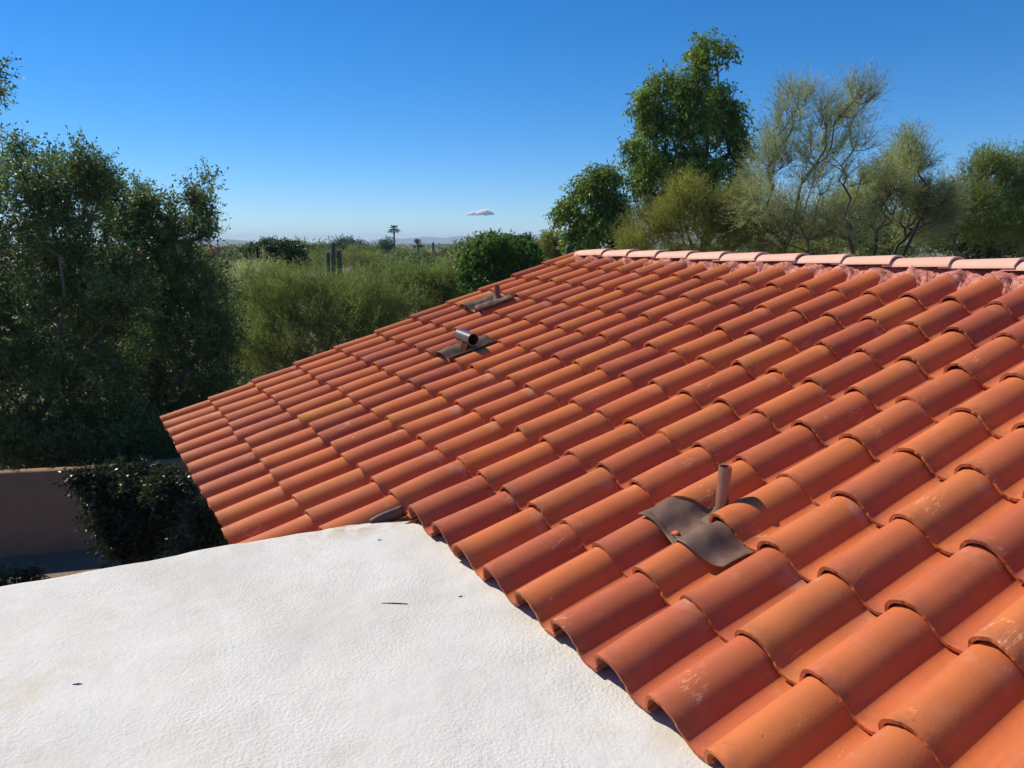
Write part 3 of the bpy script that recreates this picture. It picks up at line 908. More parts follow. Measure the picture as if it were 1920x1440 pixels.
def skeleton(base, trunk_top, attr, r, step=.35, bf=.35, wig=.10, lift=.0):
    """balanced-spanning-tree branches from the trunk to every attractor"""
    nodes = [np.asarray(base, float)]; par = [-1]; plen = [0.0]
    t = np.asarray(trunk_top, float); m = max(2, int(np.linalg.norm(t - nodes[0]) / step))
    for i in range(1, m + 1):
        q = nodes[0] + (t - nodes[0]) * i / m + r.normal(0, wig * .5, 3) * np.array([1, 1, .3])
        nodes.append(q); par.append(len(nodes) - 2); plen.append(plen[-1] + np.linalg.norm(q - nodes[-2]))
    cap = len(nodes) + len(attr) * 12 + 10
    NP_ = np.zeros((cap, 3)); PL = np.zeros(cap); cnt = len(nodes)
    NP_[:cnt] = nodes; PL[:cnt] = plen
    PAR = np.full(cap, -1, int); PAR[:cnt] = par
    order = np.argsort(np.linalg.norm(attr - t, axis=1) + r.normal(0, .3, len(attr)))
    tips = []
    for i in order:
        a = attr[i]
        d = np.linalg.norm(NP_[1:cnt] - a, axis=1)
        j = int(np.argmin(d + bf * PL[1:cnt])) + 1
        D = d[j - 1]; m = int(min(11, max(1, round(D / step))))
        prev = j; p0 = NP_[j].copy()
        bend = r.normal(0, wig * D, 3)
        for s in range(1, m + 1):
            f = s / m
            q = p0 + (a - p0) * f + bend * math.sin(math.pi * f) + np.array([0, 0, lift * D * math.sin(math.pi * f)])
            if s < m: q = q + r.normal(0, wig * step * .5, 3)
            NP_[cnt] = q; PAR[cnt] = prev; PL[cnt] = PL[prev] + np.linalg.norm(q - NP_[prev]); prev = cnt; cnt += 1
        tips.append(prev)
    return NP_[:cnt], PAR[:cnt], np.array(tips)

def radii(P, par, tips, r_tip, r_base, ex=.5):
    w = np.zeros(len(P)); w[tips] = 1
    for i in range(len(P) - 1, 0, -1): w[par[i]] += w[i]
    w = np.maximum(w, 1); q = (w / w.max()) ** ex
    return np.maximum(r_tip, r_base * q)

def twigs(P, dirs, length, S, r, droop=0.0, curl=.25):
    """polyline per twig: (T, S, 3)"""
    T = len(P); out = np.zeros((T, S, 3)); out[:, 0] = P
    d = dirs / np.linalg.norm(dirs, axis=1, keepdims=True)
    st = (length / (S - 1))[:, None]
    for s in range(1, S):
        out[:, s] = out[:, s - 1] + d * st
        d = d + r.normal(0, curl, (T, 3)) * .5 + np.array([0, 0, -droop])
        d /= np.linalg.norm(d, axis=1, keepdims=True)
    return out

def ribbons(Q, w):
    """thin flat twigs as crossed-free single ribbons, tapering"""
    T, S, _ = Q.shape
    tan = np.gradient(Q, axis=1); tan /= np.linalg.norm(tan, axis=2, keepdims=True) + 1e-9
    rnd = np.random.default_rng(T).normal(size=(T, 1, 3))
    side = np.cross(tan, rnd); side /= np.linalg.norm(side, axis=2, keepdims=True) + 1e-9
    taper = np.linspace(1, .35, S)[None, :, None] * w
    V = np.stack([Q - side * taper, Q + side * taper], 2)          # T,S,2,3
    idx = np.arange(T * S * 2).reshape(T, S, 2)
    F = np.stack([idx[:, :-1, 0], idx[:, :-1, 1], idx[:, 1:, 1], idx[:, 1:, 0]], -1).reshape(-1, 4)
    return V.reshape(-1, 3), F

def leaves(C, A, ln, wd, r, up=.4):
    """diamond leaves at C, long axis A"""
    m = len(C)
    A = A / (np.linalg.norm(A, axis=1, keepdims=True) + 1e-9)
    N_ = r.normal(size=(m, 3)); N_[:, 2] += up
    S_ = np.cross(A, N_); S_ /= np.linalg.norm(S_, axis=1, keepdims=True) + 1e-9
    U_ = np.cross(S_, A)
    ln = ln * r.uniform(.65, 1.3, (m, 1)); wd = wd * r.uniform(.7, 1.25, (m, 1))
    V = np.stack([C, C + A * ln * .45 + S_ * wd * .5 + U_ * wd * .12, C + A * ln, C + A * ln * .45 - S_ * wd * .5 + U_ * wd * .12], 1)
    F = np.arange(m * 4).reshape(m, 4)
    return V.reshape(-1, 3), F

def blob(px, py, rx, ry, Y, dy=0.0, rd_=None):
    c = at(px, py, Y + dy); s = (Y + dy) / _cp / FPX * 1.0
    sx, sz = rx * s, ry * s
    return (c[0], c[1], c[2], sx, rd_ if rd_ else max(sx, sz) * 1.0, sz)

def make_tree(name, label, cat, Y, base_px, blobs, style, leafm, barkm, n_attr, seed, r_base=.12, trunk_frac=.35, group=None,
              leaf=(.03, .016), per=40, twig_len=.25, tpt=6, twig_w=.003, base_xyz=None, depth=None, multi=1, bf=.35, wig=.1, ex=.5, rtip=.004, droop=None):
    r = np.random.default_rng(seed)
    if base_xyz is None:
        base = at(base_px, 700, Y); base = np.array([base[0], Y, 0.0]) if True else base
        base[0] = (base_px - 960) / FPX * (Y * _cp + CAMH * _sp)
    else: base = np.array(base_xyz, float)
    if style == 'weep': blobs = [(q[0] + 4, q[1] + 14, q[2] * .72, q[3] * .85) + tuple(q[4:]) for q in blobs]
    BL = []
    for q in blobs:
        dy = q[4] if len(q) > 4 else r.uniform(-.3, .3) * (depth or 1)
        BL.append(blob(q[0], q[1], q[2], q[3], Y, dy, q[5] if len(q) > 5 else None))
    att = sample_blobs(BL, n_attr, r)
    att[:, 2] = np.maximum(att[:, 2], .25)
    cen = att.mean(0)
    V_b, F_b, nV = [], [], 0
    V_l, F_l, nL = [], [], 0
    allP = []
    groups = np.array_split(np.arange(n_attr), 1)
    if multi > 1:
        cs = att[r.choice(n_attr, multi, replace=False)]
        g = np.argmin(((att[:, None] - cs[None]) ** 2).sum(2), 1)
        groups = [np.where(g == i)[0] for i in range(multi)]
    for gi, gidx in enumerate(groups):
        if len(gidx) < 2: continue
        a = att[gidx]; ctr = a.mean(0)
        bs = base + (r.normal(0, .12, 3) * np.array([1, 1, 0]) if multi > 1 else 0)
        low = a[:, 2].min()
        tt = bs + (ctr - bs) * np.array([trunk_frac, trunk_frac, 0]); tt[2] = min(ctr[2] * .75, max(.25, low * .6 + .1, ctr[2] * trunk_frac))
        P, par, tips = skeleton(bs, tt, a, r, step=max(.16, np.ptp(att[:, 2]) / 11), bf=bf, wig=wig)
        rad = radii(P, par, tips, rtip, r_base * math.sqrt(len(gidx) / n_attr), ex)
        e = np.arange(1, len(P)); thick = rad[e] > r_base * .3
        for msk, sg in ((thick, 7), (~thick, 4)):
            ee = e[msk]
            if len(ee) == 0: continue
            r0 = np.minimum(rad[par[ee]], rad[ee] * 1.6)
            Vq, Fq = tubes_edges(P[par[ee]], P[ee], r0, rad[ee], sg)
            V_b.append(Vq); F_b.append(Fq + nV); nV += len(Vq)
        # twigs spring from tips and thin branches
        thin = e[(rad[e] < r_base * .16)]
        src = np.concatenate([np.repeat(tips, tpt), r.choice(thin, min(len(thin) * 4, int(len(tips) * tpt * .6))) if len(thin) else np.zeros(0, int)])
        p0 = P[src]; bd = P[src] - P[par[src]]; bd /= np.linalg.norm(bd, axis=1, keepdims=True) + 1e-9
        out = p0 - cen; out /= np.linalg.norm(out, axis=1, keepdims=True) + 1e-9
        rn = r.normal(size=p0.shape)
        if style == 'palo':      d = bd * .7 + out * .35 + rn * .42 + np.array([0, 0, .55]); dr, cu = .02, .22
        elif style == 'weep':    d = bd * .4 + out * .45 + rn * .5 + np.array([0, 0, -.05]); dr, cu = .55, .2
        elif style == 'dense':   d = bd * .4 + out * .4 + rn * .8 + np.array([0, 0, .2]); dr, cu = .05, .4
        else:                    d = bd * .6 + out * .4 + rn * .6 + np.array([0, 0, .45]); dr, cu = .02, .35
        if droop is not None: dr = droop
        ln = twig_len * r.uniform(.5, 1.3, len(p0))
        S = 5 if style == 'weep' else 4
        Q = twigs(p0, d, ln, S, r, dr, cu)
        Vq, Fq = ribbons(Q, twig_w)
        V_l.append(Vq); F_l.append(Fq + nL); nL += len(Vq)
        m = int(per * len(Q))
        ti = r.integers(0, len(Q), m); tpos = r.random(m) ** .8 * (S - 1); k0 = np.minimum(tpos.astype(int), S - 2); fr = (tpos - k0)[:, None]
        C = Q[ti, k0] * (1 - fr) + Q[ti, k0 + 1] * fr
        ax_ = Q[ti, k0 + 1] - Q[ti, k0]; ax_ /= np.linalg.norm(ax_, axis=1, keepdims=True) + 1e-9
        rn = r.normal(size=C.shape)
        if style == 'palo':   A_ = ax_ * 1.0 + rn * .38 + np.array([0, 0, .1])
        elif style == 'weep': A_ = ax_ * .6 + rn * .55 + np.array([0, 0, -.35])
        else:                 A_ = ax_ * .4 + rn * .8
        Vq, Fq = leaves(C + r.normal(0, leaf[0] * .25, C.shape), A_, leaf[0], leaf[1], r)
        V_l.append(Vq); F_l.append(Fq + nL); nL += len(Vq)
    root = empty(name, base, label, cat, group)
    Vb = np.concatenate(V_b) - base; Vl = np.concatenate(V_l) - base
    link('trunk', mesh_np('trunk', Vb, np.concatenate(F_b), barkm, True), root)
    link('crown', mesh_np('crown', Vl, np.concatenate(F_l), leafm, False), root)
    return root

# --- left: two big ironwoods over the wall
make_tree('ironwood_tree', 'large dark grey-green ironwood at far left whose leafy top is cut by the photo edge', 'tree', 14.6, 20,
          [(20, 305, 34, 34), (-45, 320, 55, 55), (62, 350, 48, 42), (108, 322, 20, 22), (160, 315, 24, 28), (215, 560, 60, 75), (205, 650, 60, 65), (172, 350, 30, 40), (120, 380, 60, 50), (40, 440, 90, 70),
           (150, 465, 75, 65), (25, 560, 95, 75), (130, 590, 85, 75), (-80, 480, 80, 110), (50, 690, 105, 75), (165, 720, 85, 65), (-60, 640, 90, 100), (90, 800, 100, 45), (-20, 800, 80, 50), (210, 800, 60, 45)],
          'iron', M['ironleaf'], M['palebark'], 1350, 1, r_base=.13, leaf=(.068, .037), per=9, twig_len=.44, tpt=5, depth=2.4, multi=5, twig_w=.0035)
make_tree('ironwood_tree', 'dark grey-green ironwood with a lone upright sprig against the sky', 'tree', 16.5, 290,
          [(212, 352, 12, 14), (205, 385, 22, 22), (250, 372, 20, 24), (272, 400, 24, 24), (318, 402, 10, 16), (245, 430, 48, 35), (320, 452, 42, 32), (388, 348, 11, 9), (364, 380, 9, 12), (376, 395, 8, 22), (388, 412, 10, 10), (372, 440, 22, 16),
           (285, 520, 70, 55), (370, 530, 50, 55), (330, 630, 75, 65), (250, 660, 70, 65), (405, 620, 40, 55), (300, 750, 85, 55), (390, 720, 45, 55), (230, 800, 60, 50), (330, 830, 50, 30)],
          'iron', M['ironleaf'], M['palebark'], 1200, 2, r_base=.11, leaf=(.070, .037), per=9, twig_len=.44, tpt=5, depth=2.0, multi=5, twig_w=.0035)
make_tree('ironwood_tree', 'dusky ironwood standing behind the two large ones and closing the gaps between them', 'tree', 20.0, 150,
          [(60, 560, 90, 70), (190, 560, 80, 70), (110, 650, 110, 70), (240, 640, 80, 70), (20, 680, 80, 70), (170, 730, 110, 60), (330, 680, 60, 70), (300, 560, 50, 50)],
          'iron', M['ironleaf'], M['darkbark'], 420, 34, r_base=.12, leaf=(.10, .055), per=8, twig_len=.5, tpt=4, depth=1.5, multi=4)
make_tree('ironwood_tree', 'tree past the left photo edge showing only one high leafy twig', 'tree', 10.5, -420,
          [(-14, 142, 22, 12), (-14, 182, 30, 8), (-120, 170, 80, 70), (-220, 200, 110, 110), (-330, 320, 140, 140), (-420, 450, 140, 120)],
          'iron', M['ironleaf'], M['palebark'], 330, 3, r_base=.16, leaf=(.05, .026), per=12, twig_len=.28, tpt=5, depth=1.5)
for px_, Y_, bl_, lab_, sd_ in [(30, 13.7, [(20, 830, 70, 40), (60, 860, 50, 30), (-30, 850, 60, 40)], 'low grey-green shrub behind the garden wall at the photo edge', 31),
                                (160, 14.0, [(150, 835, 60, 40), (190, 855, 45, 30), (110, 850, 45, 32)], 'low grey-green shrub behind the garden wall above the black-green bush', 32),
                                (280, 14.4, [(270, 830, 55, 36), (310, 850, 45, 30), (235, 845, 40, 30)], 'low grey-green shrub behind the garden wall next to the eave corner', 33)]:
    make_tree('desert_shrub', lab_, 'shrub', Y_, px_, bl_, 'iron', M['ironleaf'], M['palebark'], 260, sd_, r_base=.04, leaf=(.06, .032), per=9, twig_len=.3, tpt=4, depth=.5, multi=4, group='shrubs behind the garden wall')
# shrubs inside the yard
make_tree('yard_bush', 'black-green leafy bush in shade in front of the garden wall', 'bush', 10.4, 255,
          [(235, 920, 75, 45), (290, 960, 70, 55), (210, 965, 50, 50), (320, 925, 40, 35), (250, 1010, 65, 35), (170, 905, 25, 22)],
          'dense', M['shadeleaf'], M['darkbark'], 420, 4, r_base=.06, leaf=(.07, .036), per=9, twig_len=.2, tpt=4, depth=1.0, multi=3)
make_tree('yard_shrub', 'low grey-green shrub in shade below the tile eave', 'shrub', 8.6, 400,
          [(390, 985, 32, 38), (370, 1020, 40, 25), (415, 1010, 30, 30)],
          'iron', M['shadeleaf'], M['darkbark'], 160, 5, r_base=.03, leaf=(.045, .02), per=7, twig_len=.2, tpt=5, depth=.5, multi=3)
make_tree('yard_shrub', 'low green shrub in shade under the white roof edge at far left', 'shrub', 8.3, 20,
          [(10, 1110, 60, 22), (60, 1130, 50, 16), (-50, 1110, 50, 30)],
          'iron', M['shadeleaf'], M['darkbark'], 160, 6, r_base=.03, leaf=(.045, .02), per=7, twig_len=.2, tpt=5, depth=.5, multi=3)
# --- middle: palo verdes
make_tree('palo_verde_tree', 'wispy bright green palo verde just behind the left edge of the tile roof', 'tree', 19, 590,
          [(560, 630, 100, 65), (520, 570, 55, 50), (620, 600, 85, 50), (670, 620, 75, 60), (550, 545, 55, 30), (490, 640, 45, 65), (700, 580, 50, 45), (640, 555, 55, 20), (590, 690, 80, 40), (700, 640, 40, 40)],
          'palo', M['paloleaf'], M['greenbark'], 1000, 7, r_base=.08, leaf=(.09, .013), per=7, twig_len=.55, tpt=7, depth=1.6, multi=4, twig_w=.003, group='palo verde trees')
make_tree('palo_verde_tree', 'feathery olive-green palo verde behind the saguaro with two arms', 'tree', 68, 640,
          [(600, 494, 60, 16), (650, 484, 50, 14), (700, 492, 50, 14), (560, 500, 40, 12)],
          'palo', M['paloleaf'], M['greenbark'], 360, 71, r_base=.12, leaf=(.16, .022), per=8, twig_len=.7, tpt=6, depth=2, multi=3, twig_w=.006, group='palo verde trees')
make_tree('palo_verde_tree', 'soft green palo verde between the T-shaped vent and the round citrus bush', 'tree', 25, 770,
          [(750, 572, 75, 45), (815, 552, 50, 40), (700, 540, 50, 24), (850, 575, 45, 40), (765, 530, 55, 15), (835, 525, 35, 15), (720, 580, 50, 45)],
          'palo', M['paloleaf'], M['greenbark'], 800, 8, r_base=.08, leaf=(.10, .015), per=7, twig_len=.55, tpt=7, depth=1.8, multi=4, twig_w=.0035, group='palo verde trees')
make_tree('palo_verde_tree', 'grey-green leaning palo verde right of the ironwoods, below the red-roofed house', 'tree', 21, 430,
          [(435, 545, 45, 32), (465, 565, 40, 45), (400, 560, 40, 40), (450, 620, 45, 55), (485, 520, 35, 25), (405, 560, 28, 25), (440, 700, 50, 40), (490, 660, 30, 50)],
          'palo', M['bluepalo'], M['palebark'], 620, 9, r_base=.07, leaf=(.08, .017), per=9, twig_len=.45, tpt=7, depth=1.5, multi=3, group='palo verde trees')
make_tree('desert_shrub', 'yellowish-brown bushy shrub low between the ironwoods and the palo verdes', 'shrub', 24, 465,
          [(450, 580, 40, 25), (490, 590, 30, 28), (470, 610, 35, 25)],
          'palo', M['paloyellow'], M['bark'], 200, 10, r_base=.05, leaf=(.07, .010), per=9, twig_len=.4, tpt=6, depth=.8, multi=3)
make_tree('citrus_bush', 'round glossy deep green bush just above the far vent pipe', 'bush', 21, 935,
          [(930, 478, 48, 32), (900, 510, 38, 34), (968, 500, 42, 40), (938, 535, 55, 32), (985, 480, 22, 22), (890, 480, 20, 18)],
          'dense', M['citrusleaf'], M['bark'], 620, 11, r_base=.10, leaf=(.11, .055), per=6, twig_len=.25, tpt=5, depth=.6, multi=3)
make_tree('round_tree', 'dark rounded tree behind the citrus bush, left of the ridge end', 'tree', 44, 985,
          [(985, 468, 22, 20), (955, 462, 24, 16), (1000, 485, 16, 20)],
          'dense', M['darkleaf'], M['bark'], 260, 12, r_base=.14, leaf=(.16, .08), per=6, twig_len=.4, tpt=5, depth=1)
make_tree('round_tree', 'light yellow-green rounded tree directly left of the ridge end and its cactus', 'tree', 34, 1038,
          [(1035, 462, 28, 24), (1012, 485, 20, 22), (1055, 480, 26, 26), (1040, 505, 35, 22)],
          'dense', M['oliveleaf'], M['bark'], 330, 13, r_base=.10, leaf=(.10, .045), per=7, twig_len=.35, tpt=5, depth=.8)
make_tree('round_tree', 'dense very dark green tree beside the red-roofed house', 'tree', 48, 520,
          [(515, 472, 52, 18), (480, 482, 28, 16), (550, 484, 26, 18), (505, 495, 45, 14), (540, 465, 22, 12)],
          'dense', M['darkleaf'], M['bark'], 420, 14, r_base=.15, leaf=(.17, .085), per=7, twig_len=.4, tpt=5, depth=1.2, multi=2)
# --- right: weeping trees
make_tree('weeping_tree', 'tall weeping tree with drooping leafy strands and a thin nodding top', 'tree', 24, 1305,
          [(1308, 84, 8, 20), (1334, 78, 14, 6), (1350, 84, 5, 6), (1310, 72, 5, 12), (1311, 98, 9, 16), (1306, 124, 15, 22), (1245, 142, 30, 14), (1225, 165, 20, 18), (1280, 168, 34, 26), (1335, 165, 20, 24), (1205, 182, 16, 12), (1225, 215, 32, 32), (1290, 225, 60, 45), (1355, 215, 26, 38),
           (1194, 262, 20, 16), (1225, 290, 50, 38), (1305, 300, 62, 45), (1375, 265, 18, 36), (1208, 322, 22, 24), (1250, 360, 50, 32), (1335, 370, 45, 32), (1380, 320, 16, 30)],
          'weep', M['weepleaf'], M['darkbark'], 520, 15, r_base=.16, leaf=(.12, .05), per=10, twig_len=.62, tpt=6, depth=1.5, trunk_frac=.5, group='weeping trees')
make_tree('weeping_tree', 'smaller weeping tree with drooping strands above the ridge end, left of the tall one', 'tree', 24.5, 1120,
          [(1128, 322, 26, 14), (1105, 348, 30, 24), (1075, 370, 20, 14), (1060, 388, 10, 12), (1142, 380, 26, 34), (1108, 408, 40, 36), (1155, 428, 18, 24), (1080, 430, 20, 24)],
          'weep', M['weepleaf'], M['darkbark'], 230, 16, r_base=.11, leaf=(.12, .05), per=10, twig_len=.6, tpt=6, depth=.9, trunk_frac=.5, group='weeping trees')
make_tree('palo_verde_tree', 'bushy olive palo verde in front of the foot of the tall weeping tree', 'tree', 16.5, 1300,
          [(1225, 430, 48, 32), (1295, 405, 55, 38), (1365, 410, 55, 42), (1195, 462, 30, 22), (1285, 368, 28, 18), (1400, 440, 45, 36), (1320, 455, 75, 28)],
          'palo', M['oliveleaf'], M['greenbark'], 640, 17, r_base=.07, leaf=(.065, .010), per=7, twig_len=.42, tpt=7, depth=1.1, multi=4, twig_w=.003, group='palo verde trees')
make_tree('palo_verde_tree', 'tall open see-through palo verde right of the weeping tree with grey-green upswept twigs', 'tree', 15.5, 1500,
          [(1480, 207, 22, 32), (1508, 187, 12, 22), (1552, 217, 22, 26), (1612, 182, 22, 18), (1590, 222, 22, 22), (1468, 262, 32, 26), (1535, 284, 42, 30), (1608, 272, 24, 22), (1450, 307, 30, 26), (1520, 340, 42, 30), (1595, 337, 32, 26), (1428, 352, 28, 40), (1470, 402, 40, 36), (1560, 407, 40, 28), (1440, 442, 40, 28), (1425, 395, 34, 40), (1505, 425, 50, 32), (1585, 430, 45, 30)],
          'palo', M['bluepalo'], M['bark'], 620, 18, r_base=.06, leaf=(.06, .0085), per=8, twig_len=.5, tpt=8, depth=1.6, multi=3, twig_w=.0026, wig=.13, ex=.42, group='palo verde trees')
make_tree('palo_verde_tree', 'medium palo verde with crooked dark limbs and two brownish-green clumps above the ridge', 'tree', 16.5, 1610,
          [(1705, 281, 18, 22), (1688, 316, 32, 24), (1722, 316, 16, 22), (1655, 346, 38, 16), (1620, 378, 45, 18), (1690, 366, 50, 28), (1735, 376, 45, 24), (1590, 396, 30, 18), (1650, 416, 30, 20), (1720, 421, 40, 26), (1765, 401, 25, 20)],
          'palo', M['bluepalo'], M['darkbark'], 520, 19, r_base=.06, leaf=(.062, .010), per=8, twig_len=.45, tpt=9, depth=1.4, multi=3, twig_w=.0026, wig=.14, ex=.42, group='palo verde trees')
make_tree('palo_verde_tree', 'dense green palo verde at the right photo edge with loose pale twigs on top', 'tree', 20, 1850,
          [(1850, 325, 34, 22), (1905, 330, 30, 28), (1800, 380, 46, 26), (1880, 375, 50, 32), (1830, 425, 75, 36), (1910, 430, 50, 40), (1760, 425, 45, 34), (1960, 380, 40, 50)],
          'palo', M['paloleaf'], M['greenbark'], 700, 20, r_base=.08, leaf=(.09, .015), per=8, twig_len=.5, tpt=7, depth=1.5, multi=3, group='palo verde trees')
make_tree('round_tree', 'bright green bushy tree seen between crooked limbs above the middle of the ridge', 'tree', 27, 1660,
          [(1650, 425, 45, 30), (1705, 430, 40, 30), (1605, 440, 30, 26), (1645, 470, 60, 24), (1745, 440, 30, 28)],
          'dense', M['paloleaf'], M['bark'], 300, 21, r_base=.1, leaf=(.10, .04), per=8, twig_len=.35, tpt=5, depth=1)
make_tree('round_tree', 'dark green tree hidden behind the palo verde at the right photo edge', 'tree', 28, 1840,
          [(1800, 405, 50, 26), (1880, 410, 50, 30), (1840, 450, 90, 28), (1920, 440, 40, 30)],
          'dense', M['darkleaf'], M['bark'], 380, 22, r_base=.14, leaf=(.13, .06), per=7, twig_len=.4, tpt=5, depth=1.2)
make_tree('round_tree', 'low olive tree behind the see-through palo verde above the ridge caps', 'tree', 29, 1480,
          [(1480, 432, 50, 32), (1545, 440, 45, 28), (1415, 430, 40, 32), (1500, 470, 80, 24)],
          'dense', M['oliveleaf'], M['bark'], 320, 23, r_base=.1, leaf=(.10, .04), per=7, twig_len=.35, tpt=5, depth=1)

# --- far trees on the horizon line: built once per kind, each copy with its own place, size and label
def far_proto(seed, kind):
    r = np.random.default_rng(seed)
    bl = [(r.uniform(-1.2, 1.2), r.uniform(-1.2, 1.2), r.uniform(1.8, 3.6), r.uniform(.8, 1.4), r.uniform(.8, 1.4), r.uniform(.6, 1.1)) for _ in range(7)]
    att = sample_blobs(bl, 150, r)
    P, par, tips = skeleton(np.zeros(3), np.array([0, 0, 1.0]), att, r, step=.6)
    rad = radii(P, par, tips, .015, .14)
    e = np.arange(1, len(P)); Vb, Fb = tubes_edges(P[par[e]], P[e], np.minimum(rad[par[e]], rad[e] * 1.5), rad[e], 4)
    m = 3600; C = att[r.integers(0, 150, m)] + r.normal(0, .28, (m, 3))
    Vl, Fl = leaves(C, r.normal(size=(m, 3)) + np.array([0, 0, .5]), .26, .12, r)
    mm = {'green': M['farleaf'], 'dark': M['darkleaf'], 'palo': M['paloleaf']}[kind]
    return mesh_np('trunk', Vb, Fb, M['bark'], True), mesh_np('crown', Vl, Fl, mm, False)
FP = {k_: [far_proto(s, k_) for s in (1, 2)] for k_ in ('green', 'dark', 'palo')}
for i, (px, py, Y, kind, wid, lab) in enumerate([
        (575, 447, 110, 'green', 1.1, 'distant feathery green tree right of the dense dark one'),
        (600, 455, 150, 'palo', 1.0, 'distant low tree just left of the tall middle stem of the armed saguaro'),
        (638, 443, 130, 'dark', .9, 'distant round-topped dark tree just right of the armed saguaro'),
        (664, 446, 140, 'dark', 1.0, 'distant dark tree halfway between the armed saguaro and the tall palm'),
        (690, 455, 120, 'green', 1.1, 'distant pale green tree left of the tall palm trunk'),
        (724, 446, 160, 'dark', .8, 'small dark tree touching the left side of the tall palm trunk'),
        (756, 462, 120, 'palo', 1.1, 'distant tree between the tall palm and the short palm'),
        (800, 468, 100, 'green', 1.1, 'distant tree under the short palm and the thin saguaro'),
        (855, 451, 75, 'green', 1.0, 'mid-distance pale tree left of the citrus bush, at the foot of the far mountains'),
        (880, 447, 60, 'palo', .9, 'mid-distance loose tree rising behind the left of the citrus bush'),
        (945, 441, 55, 'green', .9, 'mid-distance tree showing above the citrus bush'),
        (462, 462, 90, 'green', 1.2, 'distant green tree right of the red-roofed house'),
        (360, 462, 85, 'green', 1.2, 'distant green tree hiding the left end of the red-roofed house'),
        (460, 480, 70, 'palo', 1.0, 'mid-distance light green tree below and right of the red-roofed house'),
        (720, 475, 70, 'palo', 1.2, 'mid-distance olive tree in front of the tall palm'),
        (780, 480, 60, 'green', 1.0, 'mid-distance tree below the short palm'),
        (860, 470, 45, 'palo', .8, 'nearer loose green tree left of the citrus bush')]):
    tm, cm = FP[kind][i % 2]
    base = np.array([(px - 960) / FPX * (Y * _cp + CAMH * _sp), Y, 0])
    s = (at(px, py, Y)[2]) / 4.3
    o = empty('distant_tree', base, lab, 'tree', 'distant trees along the horizon')
    o.scale = (s * wid, s * wid, s); o.rotation_euler = (0, 0, i * 1.7)
    link('trunk', tm, o); link('crown', cm, o)

# woodland mass and desert scrub: nobody could count these
def woodland():
    r = np.random.default_rng(77)
    Vs, Fs, nv = [], [], 0
    for lo, hi, cnt, sz, lf, nl in [(66, 130, 200, 1.9, .26, 170), (130, 420, 520, 2.3, .55, 60), (420, 3000, 2200, 2.6, 2.2, 12)]:
        d = np.sqrt(r.uniform(lo ** 2, hi ** 2, cnt)) if hi < 1000 else np.exp(r.uniform(math.log(lo), math.log(hi), cnt))
        a = r.uniform(-.66, .75, cnt)
        x, y = d * np.sin(a), d * np.cos(a)
        hh = sz * r.uniform(.55, 1.0, cnt)
        C = np.repeat(np.stack([x, y, hh * .85], -1), nl, 0); H = np.repeat(hh, nl)[:, None]
        dd = r.normal(size=C.shape); dd /= np.linalg.norm(dd, axis=1, keepdims=True)
        C = C + dd * H * np.array([1.2, 1.2, .85]) * r.random((len(C), 1)) ** .4
        C[:, 2] = np.maximum(C[:, 2], .1)
        V, F = leaves(C, r.normal(size=C.shape) + np.array([0, 0, .4]), lf, lf * .5, r)
        Vs.append(V); Fs.append(F + nv); nv += len(V)
    tag(link('distant_woodland', mesh_np('distant_woodland', np.concatenate(Vs), np.concatenate(Fs), M['farleaf'])), 'far-off mass of desert trees filling the valley floor', None, None, 'stuff')
    Vs, Fs, nv = [], [], 0
    cnt = 560
    d = np.sqrt(r.uniform(17.5 ** 2, 50 ** 2, cnt)); a = r.uniform(-.70, .75, cnt)
    x, y = d * np.sin(a), d * np.cos(a); hh = r.uniform(.3, .95, cnt); nl = 80
    C = np.repeat(np.stack([x, y, hh * .5], -1), nl, 0); H = np.repeat(hh, nl)[:, None]
    dd = r.normal(size=C.shape); dd /= np.linalg.norm(dd, axis=1, keepdims=True)
    C = C + dd * H * np.array([1.0, 1.0, .55]) * r.random((len(C), 1)) ** .5
    C[:, 2] = np.maximum(C[:, 2], .03)
    V, F = leaves(C, dd + np.array([0, 0, .7]), .13, .03, r)
    tag(link('desert_scrub', mesh_np('desert_scrub', V, F, M['oliveleaf'])), 'low desert scrub growing between the trees', None, None, 'stuff')
woodland()

# --- cacti
def cactus_stem(b, P, r, ribs=13):
    P = np.asarray(P, float); seg = ribs * 2
    T = np.gradient(P, axis=0); T /= np.linalg.norm(T, axis=1, keepdims=True)
    rings = []
    for i, (p, t) in enumerate(zip(P, T)):
        a = np.array([0, 1.0, 0]) if abs(t[1]) < .9 else np.array([1.0, 0, 0])
        x = np.cross(a, t); x /= np.linalg.norm(x); y = np.cross(t, x)
        th = np.arange(seg) / seg * 2 * np.pi; rr = r[i] * (1 - .16 * (np.arange(seg) % 2))
        rings.append(p + rr[:, None] * (np.cos(th)[:, None] * x + np.sin(th)[:, None] * y))
    V = np.concatenate(rings); L_ = len(P)
    F = [(i * seg + j, i * seg + (j + 1) % seg, (i + 1) * seg + (j + 1) % seg, (i + 1) * seg + j) for i in range(L_ - 1) for j in range(seg)]
    b.add(V, F)

def column(base, top_z, r):
    z = np.concatenate([np.linspace(base[2], top_z - r * 1.3, 8), top_z - r * 1.3 + r * 1.3 * np.sin(np.linspace(.25, 1, 5) * np.pi / 2)])
    rr = np.concatenate([r * np.array([.8, .9, .97, 1, 1, 1, 1, .99]), r * np.cos(np.linspace(.25, 1, 5) * np.pi / 2) + .004])
    return np.stack([np.full(13, base[0]), np.full(13, base[1]), z], -1), rr

